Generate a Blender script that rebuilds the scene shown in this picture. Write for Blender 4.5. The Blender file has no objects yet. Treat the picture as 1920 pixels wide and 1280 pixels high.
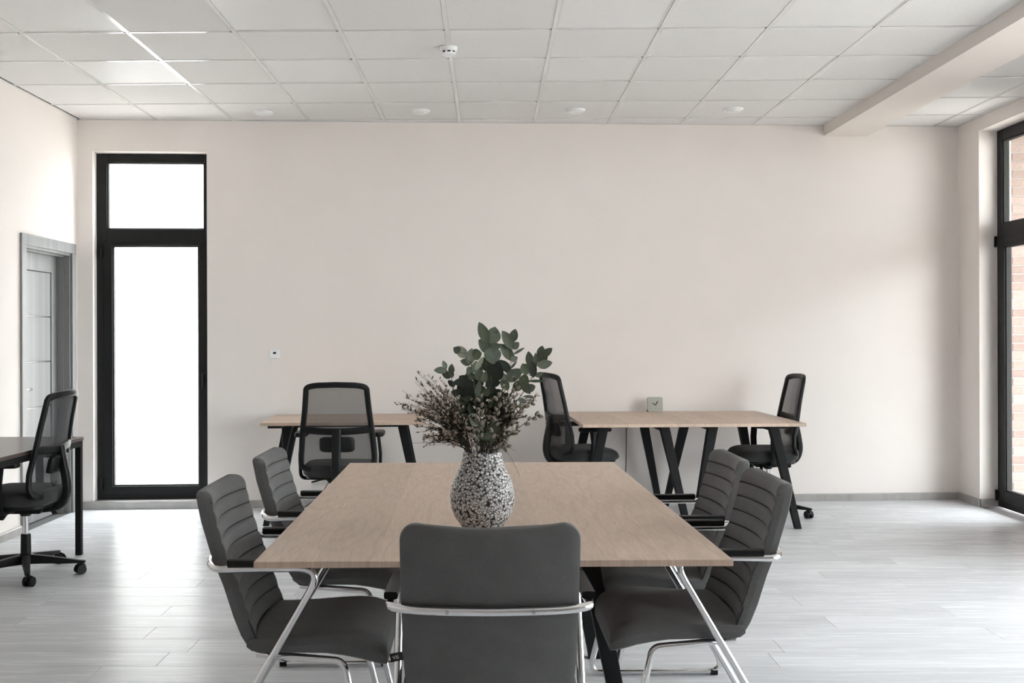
import bpy, bmesh, math, random
from math import pi, sin, cos, radians, sqrt, atan2
from mathutils import Vector, Matrix

random.seed(7)
SC = bpy.context.scene
COL = SC.collection
V3 = Vector

# ------------------------------------------------------------------ camera, sky, exposure
CAM_H = 1.369
FPX = 1945.0
cam = bpy.data.cameras.new('camera')
cam.sensor_width = 36.0
cam.lens = 36.0 * FPX / 1920.0
cam.shift_x = (960 - 890) / 1920.0
cam.shift_y = (628 - 640) / 1920.0
cam.clip_start = 0.05
cam_o = bpy.data.objects.new('camera', cam)
COL.objects.link(cam_o)
cam_o.matrix_world = Matrix.Translation((0, 0, CAM_H)) @ Matrix.Rotation(pi / 2, 4, 'X') @ Matrix.Rotation(-0.003, 4, 'Z')
SC.camera = cam_o

SKY = (0.93, 0.96, 1.0)
SKY_STRENGTH = 15.3
EXPOSURE = 0.0
w = bpy.data.worlds.new('overcast_sky')
SC.world = w
w.use_nodes = True
bg = w.node_tree.nodes['Background']
bg.inputs[0].default_value = (*SKY, 1)
# overcast sky: the zenith is more than twice as bright as the horizon
_tc = w.node_tree.nodes.new('ShaderNodeTexCoord')
_sx = w.node_tree.nodes.new('ShaderNodeSeparateXYZ')
_mx = w.node_tree.nodes.new('ShaderNodeMath'); _mx.operation = 'MAXIMUM'; _mx.inputs[1].default_value = 0.0
_ma = w.node_tree.nodes.new('ShaderNodeMath'); _ma.operation = 'MULTIPLY_ADD'
_ma.inputs[1].default_value = 1.3 * SKY_STRENGTH
_ma.inputs[2].default_value = SKY_STRENGTH
w.node_tree.links.new(_tc.outputs['Generated'], _sx.inputs[0])
w.node_tree.links.new(_sx.outputs['Z'], _mx.inputs[0])
w.node_tree.links.new(_mx.outputs[0], _ma.inputs[0])
w.node_tree.links.new(_ma.outputs[0], bg.inputs[1])
SC.view_settings.view_transform = 'Standard'
SC.view_settings.look = 'None'
SC.view_settings.exposure = EXPOSURE
SC.view_settings.gamma = 1
SC.view_settings.use_curve_mapping = False
SC.cycles.use_denoising = True
SC.cycles.max_bounces = 10
SC.cycles.diffuse_bounces = 6
SC.cycles.glossy_bounces = 5
SC.cycles.transparent_max_bounces = 16
SC.cycles.caustics_reflective = False
SC.cycles.caustics_refractive = False
SC.cycles.sample_clamp_indirect = 8.0

# ------------------------------------------------------------------ materials
def new_mat(name):
    m = bpy.data.materials.new(name)
    m.use_nodes = True
    nt = m.node_tree
    return m, nt, nt.nodes['Principled BSDF']

def setp(b, rough=0.5, metal=0.0, spec=0.5, coat=0.0):
    b.inputs['Roughness'].default_value = rough
    b.inputs['Metallic'].default_value = metal
    b.inputs['Specular IOR Level'].default_value = spec
    b.inputs['Coat Weight'].default_value = coat

def N(nt, t, **kw):
    n = nt.nodes.new(t)
    for k, v in kw.items():
        if k.startswith('i_'):
            n.inputs[k[2:]].default_value = v
        else:
            setattr(n, k, v)
    return n

def coords(nt, scale=(1, 1, 1), kind='Object'):
    tc = N(nt, 'ShaderNodeTexCoord')
    mp = N(nt, 'ShaderNodeMapping')
    mp.inputs['Scale'].default_value = scale
    nt.links.new(tc.outputs[kind], mp.inputs['Vector'])
    return mp.outputs['Vector']

def ramp(nt, fac, stops):
    r = N(nt, 'ShaderNodeValToRGB')
    el = r.color_ramp.elements
    while len(el) < len(stops):
        el.new(0.5)
    for e, (p, c) in zip(el, stops):
        e.position = p
        e.color = (*c, 1)
    nt.links.new(fac, r.inputs[0])
    return r.outputs[0]

def bump(nt, b, h, strength=0.2, dist=0.002):
    bp = N(nt, 'ShaderNodeBump')
    bp.inputs['Strength'].default_value = strength
    bp.inputs['Distance'].default_value = dist
    nt.links.new(h, bp.inputs['Height'])
    nt.links.new(bp.outputs[0], b.inputs['Normal'])

def noise(nt, vec, scale, detail=3, rough=0.5, dist=0.0):
    n = N(nt, 'ShaderNodeTexNoise')
    n.inputs['Scale'].default_value = scale
    n.inputs['Detail'].default_value = detail
    n.inputs['Roughness'].default_value = rough
    n.inputs['Distortion'].default_value = dist
    nt.links.new(vec, n.inputs['Vector'])
    return n.outputs['Fac']

def mixc(nt, fac, a, b, mode='MIX'):
    m = N(nt, 'ShaderNodeMix', data_type='RGBA', blend_type=mode)
    for sock, v in ((m.inputs[0], fac), (m.inputs[6], a), (m.inputs[7], b)):
        if isinstance(v, (int, float)):
            sock.default_value = v
        elif isinstance(v, tuple):
            sock.default_value = (*v, 1)
        else:
            nt.links.new(v, sock)
    return m.outputs[2]

def math_n(nt, op, a, b=0.0):
    m = N(nt, 'ShaderNodeMath', operation=op)
    for s, v in ((m.inputs[0], a), (m.inputs[1], b)):
        if isinstance(v, (int, float)):
            s.default_value = v
        else:
            nt.links.new(v, s)
    return m.outputs[0]

def plain(name, col, rough=0.5, metal=0.0, spec=0.5, var=0.06, nscale=30.0, bmp=0.0, coat=0.0):
    """plain paint / plastic / metal with a little procedural mottling"""
    m, nt, b = new_mat(name)
    setp(b, rough, metal, spec, coat)
    v = coords(nt)
    f = noise(nt, v, nscale, 3)
    lo = tuple(c * (1 - var) for c in col)
    hi = tuple(min(1, c * (1 + var)) for c in col)
    nt.links.new(ramp(nt, f, [(0.3, lo), (0.7, hi)]), b.inputs['Base Color'])
    if bmp:
        bump(nt, b, noise(nt, v, nscale * 4, 4), bmp, 0.001)
    return m

M = {}
M['wall'] = plain('wall_paint', (0.81, 0.757, 0.727), 0.75, spec=0.3, var=0.012, nscale=3, bmp=0.05)
M['reveal'] = plain('reveal_paint', (0.82, 0.82, 0.80), 0.7, spec=0.3, var=0.01)
M['beam'] = plain('beam_paint', (0.77, 0.715, 0.675), 0.75, spec=0.3, var=0.012, nscale=3)
M['tbar'] = plain('grid_enamel', (0.80, 0.80, 0.79), 0.16, spec=0.55, var=0.02)
M['gap_shade'] = plain('gap_shade_grey', (0.12, 0.12, 0.12), 0.9)  # dark grey paints shade lines into the gaps between tiles and bars
M['panel'] = plain('opal_panel', (0.81, 0.805, 0.80), 0.42, spec=0.16, var=0.01)
M['panel_rim'] = plain('panel_rim', (0.74, 0.74, 0.74), 0.3, var=0.02)
M['white_plastic'] = plain('white_plastic', (0.86, 0.87, 0.88), 0.35, var=0.02)
M['cream_plastic'] = plain('cream_plastic', (0.66, 0.64, 0.60), 0.4, var=0.02)
M['dark_slot'] = plain('dark_slot', (0.012, 0.012, 0.012), 0.5)
M['black'] = plain('black_plastic', (0.006, 0.006, 0.0065), 0.45, spec=0.22, var=0.15, nscale=60)
M['black_metal'] = plain('black_powder_coat', (0.005, 0.005, 0.0055), 0.6, spec=0.22, var=0.15, nscale=90, bmp=0.05)
M['anthracite'] = plain('anthracite_frame', (0.010, 0.0105, 0.0115), 0.45, spec=0.25, var=0.1, nscale=60)
M['gasket'] = plain('rubber', (0.008, 0.008, 0.008), 0.7)
M['chrome'] = plain('chrome', (0.80, 0.80, 0.81), 0.09, metal=1.0, var=0.02)
M['steel'] = plain('steel', (0.55, 0.55, 0.56), 0.22, metal=1.0, var=0.03)
M['label'] = plain('woven_label', (0.006, 0.006, 0.006), 0.8)
M['thread'] = plain('label_thread', (0.55, 0.55, 0.55), 0.8)
M['seam'] = plain('seam_thread', (0.018, 0.018, 0.018), 0.9)
M['foundation'] = plain('concrete', (0.40, 0.37, 0.34), 0.9, var=0.1)
M['added_facade'] = plain('added_facade_render', (0.66, 0.65, 0.64), 0.9, var=0.08, nscale=1.5)
M['cable'] = plain('cable_rubber', (0.012, 0.012, 0.012), 0.5)

def mat_tile():
    m, nt, b = new_mat('mineral_fibre_tile')
    setp(b, 0.9, spec=0.2)
    v = coords(nt)
    f = noise(nt, v, 160, 3, 0.7)
    f2 = noise(nt, v, 420, 2, 0.6)
    c = ramp(nt, f, [(0.36, (0.70, 0.69, 0.68)), (0.52, (0.81, 0.80, 0.79))])
    c2 = ramp(nt, f2, [(0.30, (0.84, 0.84, 0.84)), (0.45, (1, 1, 1))])
    nt.links.new(mixc(nt, 1.0, c, c2, 'MULTIPLY'), b.inputs['Base Color'])
    bump(nt, b, f, 0.35, 0.003)
    return m
M['tile'] = mat_tile()

def mat_floor():
    m, nt, b = new_mat('pale_grey_laminate')
    setp(b, 0.24, spec=0.03)
    oi = N(nt, 'ShaderNodeObjectInfo')
    tc = N(nt, 'ShaderNodeTexCoord')
    add = N(nt, 'ShaderNodeVectorMath', operation='ADD')
    cmb = N(nt, 'ShaderNodeCombineXYZ')
    nt.links.new(math_n(nt, 'MULTIPLY', oi.outputs['Random'], 37.0), cmb.inputs[0])
    nt.links.new(math_n(nt, 'MULTIPLY', oi.outputs['Random'], 11.0), cmb.inputs[1])
    nt.links.new(tc.outputs['Object'], add.inputs[0])
    nt.links.new(cmb.outputs[0], add.inputs[1])
    mp = N(nt, 'ShaderNodeMapping')
    mp.inputs['Scale'].default_value = (1.1, 22, 1)
    nt.links.new(add.outputs[0], mp.inputs[0])
    f = noise(nt, mp.outputs[0], 2.2, 6, 0.62, 0.4)
    mp2 = N(nt, 'ShaderNodeMapping')
    mp2.inputs['Scale'].default_value = (0.7, 5, 1)
    nt.links.new(add.outputs[0], mp2.inputs[0])
    f2 = noise(nt, mp2.outputs[0], 2.0, 3, 0.5, 0.6)
    c = ramp(nt, f, [(0.28, (0.605, 0.615, 0.637)), (0.5, (0.64, 0.65, 0.672)), (0.75, (0.668, 0.678, 0.70))])
    c2 = ramp(nt, f2, [(0.3, (0.90, 0.90, 0.905)), (0.7, (1.04, 1.04, 1.04))])
    tone = ramp(nt, oi.outputs['Random'], [(0.0, (0.93, 0.93, 0.93)), (1.0, (1.05, 1.05, 1.05))])
    cc = mixc(nt, 1.0, mixc(nt, 1.0, c, c2, 'MULTIPLY'), tone, 'MULTIPLY')
    nt.links.new(cc, b.inputs['Base Color'])
    rr = N(nt, 'ShaderNodeMapRange')
    rr.inputs['To Min'].default_value = 0.24
    rr.inputs['To Max'].default_value = 0.30
    nt.links.new(f, rr.inputs[0])
    nt.links.new(rr.outputs[0], b.inputs['Roughness'])
    bump(nt, b, f, 0.08, 0.001)
    return m
M['floor'] = mat_floor()

def mat_oak(name, axis, base, dark, light, rough=0.42):
    """wood decor: staves running along `axis` with fine streaks and cathedral figure"""
    m, nt, b = new_mat(name)
    setp(b, rough, spec=0.4)
    tc = N(nt, 'ShaderNodeTexCoord')
    sx = N(nt, 'ShaderNodeSeparateXYZ')
    nt.links.new(tc.outputs['Object'], sx.inputs[0])
    across, along = (sx.outputs[0], sx.outputs[1]) if axis == 'Y' else (sx.outputs[1], sx.outputs[0])
    stave = math_n(nt, 'FLOOR', math_n(nt, 'DIVIDE', across, 0.165))
    wn = N(nt, 'ShaderNodeTexWhiteNoise', noise_dimensions='1D')
    nt.links.new(stave, wn.inputs['W'])
    cmb = N(nt, 'ShaderNodeCombineXYZ')
    nt.links.new(math_n(nt, 'ADD', across, math_n(nt, 'MULTIPLY', wn.outputs['Value'], 9.0)), cmb.inputs[0])
    nt.links.new(math_n(nt, 'ADD', along, math_n(nt, 'MULTIPLY', wn.outputs['Value'], 23.0)), cmb.inputs[1])
    mp = N(nt, 'ShaderNodeMapping')
    mp.inputs['Scale'].default_value = (48, 3.2, 1)
    nt.links.new(cmb.outputs[0], mp.inputs[0])
    fine = noise(nt, mp.outputs[0], 2.6, 5, 0.65, 0.3)
    mp2 = N(nt, 'ShaderNodeMapping')
    mp2.inputs['Scale'].default_value = (5.5, 0.8, 1)
    nt.links.new(cmb.outputs[0], mp2.inputs[0])
    big = noise(nt, mp2.outputs[0], 1.0, 2, 0.5, 0.2)
    rings = math_n(nt, 'SINE', math_n(nt, 'MULTIPLY', big, 60.0))
    rings = math_n(nt, 'MULTIPLY_ADD', rings, 0.5)
    nt.nodes[-1].inputs[2].default_value = 0.5
    c = ramp(nt, fine, [(0.25, dark), (0.55, base), (0.8, light)])
    r2 = ramp(nt, rings, [(0.0, (0.90, 0.89, 0.87)), (0.35, (1, 1, 1))])
    tone = ramp(nt, wn.outputs['Value'], [(0.0, (0.93, 0.93, 0.93)), (1.0, (1.06, 1.05, 1.04))])
    cc = mixc(nt, 0.8, c, r2, 'MULTIPLY')
    cc = mixc(nt, 1.0, cc, tone, 'MULTIPLY')
    nt.links.new(cc, b.inputs['Base Color'])
    bump(nt, b, fine, 0.06, 0.001)
    return m
OAK = ((0.575, 0.445, 0.355), (0.465, 0.35, 0.27), (0.66, 0.525, 0.43))
M['oak_y'] = mat_oak('sonoma_oak_lengthwise', 'Y', *OAK)
M['oak_x'] = mat_oak('sonoma_oak_crosswise', 'X', *OAK)
M['walnut'] = mat_oak('dark_walnut_decor', 'Y', (0.085, 0.062, 0.052), (0.055, 0.04, 0.033), (0.115, 0.085, 0.07), 0.3)
M['door'] = mat_oak('grey_oak_door_crosswise', 'X', (0.25, 0.25, 0.255), (0.16, 0.16, 0.165), (0.33, 0.33, 0.335), 0.4)
M['door_up'] = mat_oak('grey_oak_door_upright', 'Y', (0.25, 0.25, 0.255), (0.18, 0.18, 0.185), (0.31, 0.31, 0.315), 0.4)
M['base'] = mat_oak('grey_skirting', 'X', (0.40, 0.385, 0.375), (0.33, 0.315, 0.305), (0.46, 0.445, 0.435), 0.45)

def mat_fabric(name, col, scale=900.0, var=0.25):
    m, nt, b = new_mat(name)
    setp(b, 0.92, spec=0.18)
    b.inputs['Sheen Weight'].default_value = 0.12
    v = coords(nt)
    f = noise(nt, v, scale, 2, 0.7)
    big = noise(nt, v, 14, 3, 0.5)
    lo = tuple(c * (1 - var) for c in col)
    hi = tuple(c * (1 + var) for c in col)
    c = ramp(nt, f, [(0.35, lo), (0.65, hi)])
    c2 = ramp(nt, big, [(0.3, (0.92, 0.92, 0.92)), (0.7, (1.06, 1.06, 1.06))])
    nt.links.new(mixc(nt, 1.0, c, c2, 'MULTIPLY'), b.inputs['Base Color'])
    bump(nt, b, f, 0.15, 0.001)
    return m
M['fabric'] = mat_fabric('grey_wool_upholstery', (0.118, 0.117, 0.117))
M['seat_fabric'] = mat_fabric('charcoal_seat_fabric', (0.035, 0.035, 0.036))

def mat_mesh():
    m, nt, b = new_mat('black_mesh_weave')
    setp(b, 0.7, spec=0.2)
    v = coords(nt)
    f = noise(nt, v, 700, 1)
    nt.links.new(ramp(nt, f, [(0.3, (0.035, 0.036, 0.038)), (0.7, (0.06, 0.061, 0.064))]), b.inputs['Base Color'])
    tr = N(nt, 'ShaderNodeBsdfTransparent')
    mx = N(nt, 'ShaderNodeMixShader')
    lw = N(nt, 'ShaderNodeLayerWeight')                  # threads close up when seen at a slant
    lw.inputs[0].default_value = 0.5
    fc = N(nt, 'ShaderNodeMath', operation='MULTIPLY_ADD', use_clamp=True)
    nt.links.new(math_n(nt, 'POWER', lw.outputs['Facing'], 2.0), fc.inputs[0])
    fc.inputs[1].default_value = 0.45
    fc.inputs[2].default_value = 0.66
    nt.links.new(fc.outputs[0], mx.inputs[0])
    nt.links.new(tr.outputs[0], mx.inputs[1])
    nt.links.new(b.outputs[0], mx.inputs[2])
    nt.links.new(mx.outputs[0], nt.nodes['Material Output'].inputs[0])
    return m
M['mesh'] = mat_mesh()

def mat_glass():
    m, nt, b = new_mat('window_glass')
    nt.nodes.remove(b)
    tr = N(nt, 'ShaderNodeBsdfTransparent')
    tr.inputs[0].default_value = (0.93, 0.95, 0.94, 1)
    gl = N(nt, 'ShaderNodeBsdfGlossy')
    gl.inputs['Roughness'].default_value = 0.01
    lw = N(nt, 'ShaderNodeLayerWeight')
    lw.inputs[0].default_value = 0.5
    fr = N(nt, 'ShaderNodeMath', operation='MULTIPLY_ADD')
    nt.links.new(math_n(nt, 'POWER', lw.outputs['Facing'], 5.0), fr.inputs[0])
    fr.inputs[1].default_value = 0.9
    fr.inputs[2].default_value = 0.03
    mx = N(nt, 'ShaderNodeMixShader')
    nt.links.new(fr.outputs[0], mx.inputs[0])
    nt.links.new(tr.outputs[0], mx.inputs[1])
    nt.links.new(gl.outputs[0], mx.inputs[2])
    nt.links.new(mx.outputs[0], nt.nodes['Material Output'].inputs[0])
    return m
M['glass'] = mat_glass()

def mat_brick():
    m, nt, b = new_mat('pale_red_brick')
    setp(b, 0.9, spec=0.2)
    oi = N(nt, 'ShaderNodeObjectInfo')
    v = coords(nt)
    f = noise(nt, v, 40, 4)
    c = ramp(nt, oi.outputs['Random'], [(0.0, (0.20, 0.15, 0.135)), (0.5, (0.24, 0.185, 0.165)), (1.0, (0.28, 0.22, 0.20))])
    c2 = ramp(nt, f, [(0.3, (0.8, 0.8, 0.8)), (0.7, (1.1, 1.1, 1.1))])
    nt.links.new(mixc(nt, 1.0, c, c2, 'MULTIPLY'), b.inputs['Base Color'])
    bump(nt, b, f, 0.4, 0.003)
    return m
M['brick'] = mat_brick()
M['mortar'] = plain('mortar', (0.28, 0.265, 0.25), 0.95, var=0.1, bmp=0.2)

def mat_vase():
    m, nt, b = new_mat('pebble_glaze')
    setp(b, 0.5, spec=0.4)
    v = coords(nt)
    vo = N(nt, 'ShaderNodeTexVoronoi', feature='DISTANCE_TO_EDGE')
    vo.inputs['Scale'].default_value = 118
    nt.links.new(v, vo.inputs['Vector'])
    vc = N(nt, 'ShaderNodeTexVoronoi', feature='F1')
    vc.inputs['Scale'].default_value = 118
    nt.links.new(v, vc.inputs['Vector'])
    h1 = ramp(nt, vo.outputs['Distance'], [(0.012, (0, 0, 0)), (0.105, (1, 1, 1))])
    h2 = ramp(nt, vc.outputs['Distance'], [(0.46, (1, 1, 1)), (0.82, (0, 0, 0))])
    h = mixc(nt, 1.0, h1, h2, 'MULTIPLY')
    sel = N(nt, 'ShaderNodeSeparateColor')
    nt.links.new(vc.outputs['Color'], sel.inputs[0])
    tone = ramp(nt, sel.outputs[0], [(0.0, (0.56, 0.54, 0.535)), (0.5, (0.78, 0.77, 0.77)), (1.0, (0.90, 0.90, 0.90))])
    c = mixc(nt, h, (0.022, 0.018, 0.018), tone)
    nt.links.new(c, b.inputs['Base Color'])
    bump(nt, b, h, 0.9, 0.004)
    return m
M['vase'] = mat_vase()
M['vase_in'] = plain('vase_inside', (0.05, 0.045, 0.045), 0.7)

def mat_leaf(name, col, back):
    m, nt, b = new_mat(name)
    setp(b, 0.55, spec=0.35)
    v = coords(nt)
    oi = N(nt, 'ShaderNodeObjectInfo')
    f = noise(nt, v, 3.0, 4)
    c = ramp(nt, f, [(0.3, tuple(x * 0.82 for x in col)), (0.7, tuple(x * 1.15 for x in col))])
    tone = ramp(nt, oi.outputs['Random'], [(0, (0.8, 0.8, 0.8)), (1, (1.15, 1.15, 1.12))])
    c = mixc(nt, 1.0, c, tone, 'MULTIPLY')
    g = N(nt, 'ShaderNodeNewGeometry')
    nt.links.new(mixc(nt, g.outputs['Backfacing'], c, back), b.inputs['Base Color'])
    return m
M['leaf0'] = mat_leaf('leaf_dark', (0.045, 0.055, 0.042), (0.08, 0.09, 0.075))
M['leaf1'] = mat_leaf('leaf_green', (0.105, 0.130, 0.085), (0.17, 0.20, 0.16))
M['leaf2'] = mat_leaf('leaf_grey_green', (0.20, 0.245, 0.19), (0.25, 0.29, 0.24))
M['leaf3'] = mat_leaf('leaf_pale', (0.42, 0.46, 0.37), (0.38, 0.42, 0.34))
M['stem'] = plain('leaf_stem', (0.10, 0.105, 0.075), 0.6)
M['twig'] = plain('dry_twig', (0.040, 0.031, 0.024), 0.8, var=0.3)
M['willow'] = plain('willow_twig', (0.022, 0.014, 0.013), 0.6, var=0.3)
M['dryleaf'] = plain('dry_small_leaf', (0.075, 0.072, 0.042), 0.7, var=0.4, nscale=80)
M['bloom'] = plain('dry_bloom', (0.58, 0.46, 0.36), 0.8, var=0.35, nscale=120)
M['bloom_pale'] = plain('dry_bloom_pale', (0.62, 0.52, 0.42), 0.8, var=0.3, nscale=120)
M['catkin'] = plain('willow_catkin', (0.24, 0.21, 0.175), 0.95, var=0.35, nscale=160, bmp=0.5)
M['clock'] = plain('sage_grey_plaster', (0.42, 0.43, 0.39), 0.8, var=0.06, nscale=60)
M['butterfly'] = plain('brown_print', (0.085, 0.055, 0.05), 0.8, var=0.2)

# ------------------------------------------------------------------ mesh helpers
class MB:
    """collects geometry for ONE mesh object"""
    def __init__(s):
        s.v, s.f = [], []
    def add(s, vs, fs, mat=None):
        o = len(s.v)
        s.v += [tuple(mat @ V3(p)) for p in vs] if mat else [tuple(p) for p in vs]
        s.f += [tuple(i + o for i in f) for f in fs]
        return s
    def box(s, x0, x1, y0, y1, z0, z1, mat=None):
        vs = [(x, y, z) for z in (z0, z1) for y in (y0, y1) for x in (x0, x1)]
        fs = [(0, 2, 3, 1), (4, 5, 7, 6), (0, 1, 5, 4), (2, 6, 7, 3), (0, 4, 6, 2), (1, 3, 7, 5)]
        return s.add(vs, fs, mat)
    def hull8(s, bottom, top):
        """box from a bottom quad and a top quad (counter-clockwise seen from above)"""
        return s.add(list(bottom) + list(top), [(3, 2, 1, 0), (4, 5, 6, 7), (0, 1, 5, 4), (1, 2, 6, 5), (2, 3, 7, 6), (3, 0, 4, 7)])
    def prism(s, poly, z0, z1):
        n = len(poly)
        vs = [(x, y, z0) for x, y in poly] + [(x, y, z1) for x, y in poly]
        fs = [tuple(range(n - 1, -1, -1)), tuple(range(n, 2 * n))] + [(i, (i + 1) % n, n + (i + 1) % n, n + i) for i in range(n)]
        return s.add(vs, fs)
    def loft(s, rings, cap=True, mat=None):
        n = len(rings[0])
        vs = [p for r in rings for p in r]
        fs = []
        for k in range(len(rings) - 1):
            for i in range(n):
                j = (i + 1) % n
                fs.append((k * n + i, k * n + j, (k + 1) * n + j, (k + 1) * n + i))
        if cap:
            fs.append(tuple(range(n - 1, -1, -1)))
            fs.append(tuple(range((len(rings) - 1) * n, len(rings) * n)))
        return s.add(vs, fs, mat)
    def lathe(s, prof, n=24, mat=None):
        """prof: list of (radius, z)"""
        rings = [[(r * cos(2 * pi * i / n), r * sin(2 * pi * i / n), z) for i in range(n)] for r, z in prof]
        return s.loft(rings, True, mat)
    def cyl(s, p, q, r, n=16, r2=None):
        return s.tube([V3(p), V3(q)], r, n, r2=r2)
    def tube(s, pts, r, n=8, ry=None, up=None, closed=False, r2=None, power=1.0):
        """sweep an ellipse (r sideways, ry along the up hint) along pts"""
        pts = [V3(p) for p in pts]
        m = len(pts)
        ry = r if ry is None else ry
        tang = []
        for i in range(m):
            a = pts[(i - 1) % m] if (closed or i > 0) else pts[i]
            b = pts[(i + 1) % m] if (closed or i < m - 1) else pts[i]
            tang.append((b - a).normalized())
        nrm = V3(up) if up else None
        if nrm is None:
            t = tang[0]
            nrm = V3((0, 0, 1)) if abs(t.z) < 0.9 else V3((1, 0, 0))
        rings = []
        for i in range(m):
            t = tang[i]
            if up:
                nrm = V3(up)
            nn = nrm - t * nrm.dot(t)
            if nn.length < 1e-6:
                nn = t.orthogonal()
            nn.normalize()
            nrm = nn
            sd = t.cross(nn)
            k = 1.0 if r2 is None else (1 + (r2 / r - 1) * (i / (m - 1)))
            ring = []
            for j in range(n):
                a = 2 * pi * j / n
                ca, sa = cos(a), sin(a)
                if power != 1.0:
                    ca = math.copysign(abs(ca) ** power, ca)
                    sa = math.copysign(abs(sa) ** power, sa)
                ring.append(tuple(pts[i] + sd * (r * k * ca) + nn * (ry * k * sa)))
            rings.append(ring)
        if closed:
            rings.append(rings[0])
            return s.loft(rings, False)
        return s.loft(rings, True)
    def build(s, name, mat, parent=None, smooth=None, bevel=0.0, loc=None, seg=2, normals=True):
        me = bpy.data.meshes.new(name)
        me.from_pydata(s.v, [], s.f)
        bm = bmesh.new()
        bm.from_mesh(me)
        if bevel:
            bmesh.ops.bevel(bm, geom=[e for e in bm.edges if len(e.link_faces) == 2 and e.calc_face_angle(0) > 0.5],
                            offset=bevel, segments=seg, profile=0.5, affect='EDGES', clamp_overlap=True)
        if normals:
            bmesh.ops.recalc_face_normals(bm, faces=bm.faces)
        if smooth:
            for f in bm.faces:
                f.smooth = True
            for e in bm.edges:
                if len(e.link_faces) == 2 and e.calc_face_angle(0) > radians(smooth):
                    e.smooth = False
        bm.to_mesh(me)
        bm.free()
        me.materials.append(mat if not isinstance(mat, str) else M[mat])
        return link(name, me, parent, loc)

def link(name, data, parent=None, loc=None):
    o = bpy.data.objects.new(name, data)
    COL.objects.link(o)
    if parent is not None:
        o.parent = parent
    if loc is not None:
        o.location = loc
    return o

def tag(o, label=None, cat=None, group=None, kind=None):
    for k, v in (('label', label), ('category', cat), ('group', group), ('kind', kind)):
        if v:
            o[k] = v
    return o

def thing(name, label, cat, loc=(0, 0, 0), rz=0.0, group=None):
    o = link(name, None, None, loc)
    o.rotation_euler = (0, 0, rz)
    return tag(o, label, cat, group)

def struct(name, mat4=None):
    o = link(name, None)
    o['kind'] = 'structure'
    if mat4 is not None:
        o.matrix_world = mat4
    return o

def copy_tree(o, parent=None):
    c = o.copy()
    COL.objects.link(c)
    c.parent = parent
    for ch in [x for x in COL.objects if x.parent == o]:
        copy_tree(ch, c)
    return c

def share(o, name, parent, loc, rz=0.0, scale=None):
    """another object on the mesh data of o"""
    c = bpy.data.objects.new(name, o.data if hasattr(o, 'data') else o)
    COL.objects.link(c)
    c.parent = parent
    c.location = loc
    c.rotation_euler = (0, 0, rz)
    if scale:
        c.scale = scale
    return c

def fillet(pts, rad, n=5):
    """polyline with rounded corners"""
    pts = [V3(p) for p in pts]
    out = [pts[0]]
    for i in range(1, len(pts) - 1):
        p, a, b = pts[i], pts[i - 1], pts[i + 1]
        r = rad[i - 1] if isinstance(rad, (list, tuple)) else rad
        da, db = (a - p), (b - p)
        la, lb = da.length, db.length
        da.normalize(); db.normalize()
        ang = da.angle(db)
        d = min(r / max(0.05, math.tan(ang / 2)), la * 0.48, lb * 0.48)
        s0, s1 = p + da * d, p + db * d
        for k in range(n + 1):
            t = k / n
            out.append(s0 * (1 - t) ** 2 + p * 2 * t * (1 - t) + s1 * t * t)
    out.append(pts[-1])
    return out

def spline(pts, n=6, closed=False):
    """Catmull-Rom through pts"""
    P = [V3(p) for p in pts]
    out = []
    m = len(P)
    rng = range(m) if closed else range(m - 1)
    for i in rng:
        if closed:
            p0, p1, p2, p3 = P[(i - 1) % m], P[i], P[(i + 1) % m], P[(i + 2) % m]
        else:
            p0, p1, p2, p3 = P[max(0, i - 1)], P[i], P[i + 1], P[min(m - 1, i + 2)]
        for k in range(n):
            t = k / n
            out.append(0.5 * ((2 * p1) + (p2 - p0) * t + (2 * p0 - 5 * p1 + 4 * p2 - p3) * t * t + (3 * p1 - p0 - 3 * p2 + p3) * t ** 3))
    if not closed:
        out.append(P[-1])
    return out

def interp(tab, x):
    """piecewise-linear table lookup, tab sorted by first entry"""
    if x <= tab[0][0]:
        return tab[0][1]
    for (a, b), (c, d) in zip(tab, tab[1:]):
        if x <= c:
            return b + (d - b) * (x - a) / (c - a)
    return tab[-1][1]

def clip(poly, planes):
    """clip a convex polygon by half planes (px,py,nx,ny): keeps the side the normal points to"""
    for px, py, nx, ny in planes:
        out = []
        n = len(poly)
        for i in range(n):
            a, b = poly[i], poly[(i + 1) % n]
            da = (a[0] - px) * nx + (a[1] - py) * ny
            db = (b[0] - px) * nx + (b[1] - py) * ny
            if da >= 0:
                out.append(a)
            if (da >= 0) != (db >= 0):
                t = da / (da - db)
                out.append((a[0] + (b[0] - a[0]) * t, a[1] + (b[1] - a[1]) * t))
        poly = out
        if len(poly) < 3:
            return []
    return poly

# ------------------------------------------------------------------ the room
H = 3.08
A = 0.0145                                    # the room's own axes, a hair off the lens axis
DV = V3((A, 1, 0)).normalized()               # towards the back wall
DR = V3((1, -A, 0)).normalized()              # to the right
BL = V3((-3.137, 8.190, 0))                   # back left corner
BR = V3((4.000, 8.578, 0))                    # back right corner
REAR = -4.0
def on_left(y):  return V3((BL.x + A * (y - BL.y), y, 0))
def on_right(y): return V3((BR.x + A * (y - BR.y), y, 0))
def frame_m(o, xd):
    xd = xd.normalized()
    yd = V3((-xd.y, xd.x, 0))
    m = Matrix(((xd.x, yd.x, 0, o.x), (xd.y, yd.y, 0, o.y), (0, 0, 1, o.z), (0, 0, 0, 1)))
    return m
M_BACK = frame_m(BL, BR - BL)
LEN_BACK = (BR - BL).length
M_LEFT = frame_m(on_left(REAR), DV)
LEN_LEFT = (BL - on_left(REAR)).length
M_RIGHT = frame_m(BR, -DV)
LEN_RIGHT = (BR - on_right(REAR)).length
M_REAR = frame_m(on_right(REAR), -(on_right(REAR) - on_left(REAR)))
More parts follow.
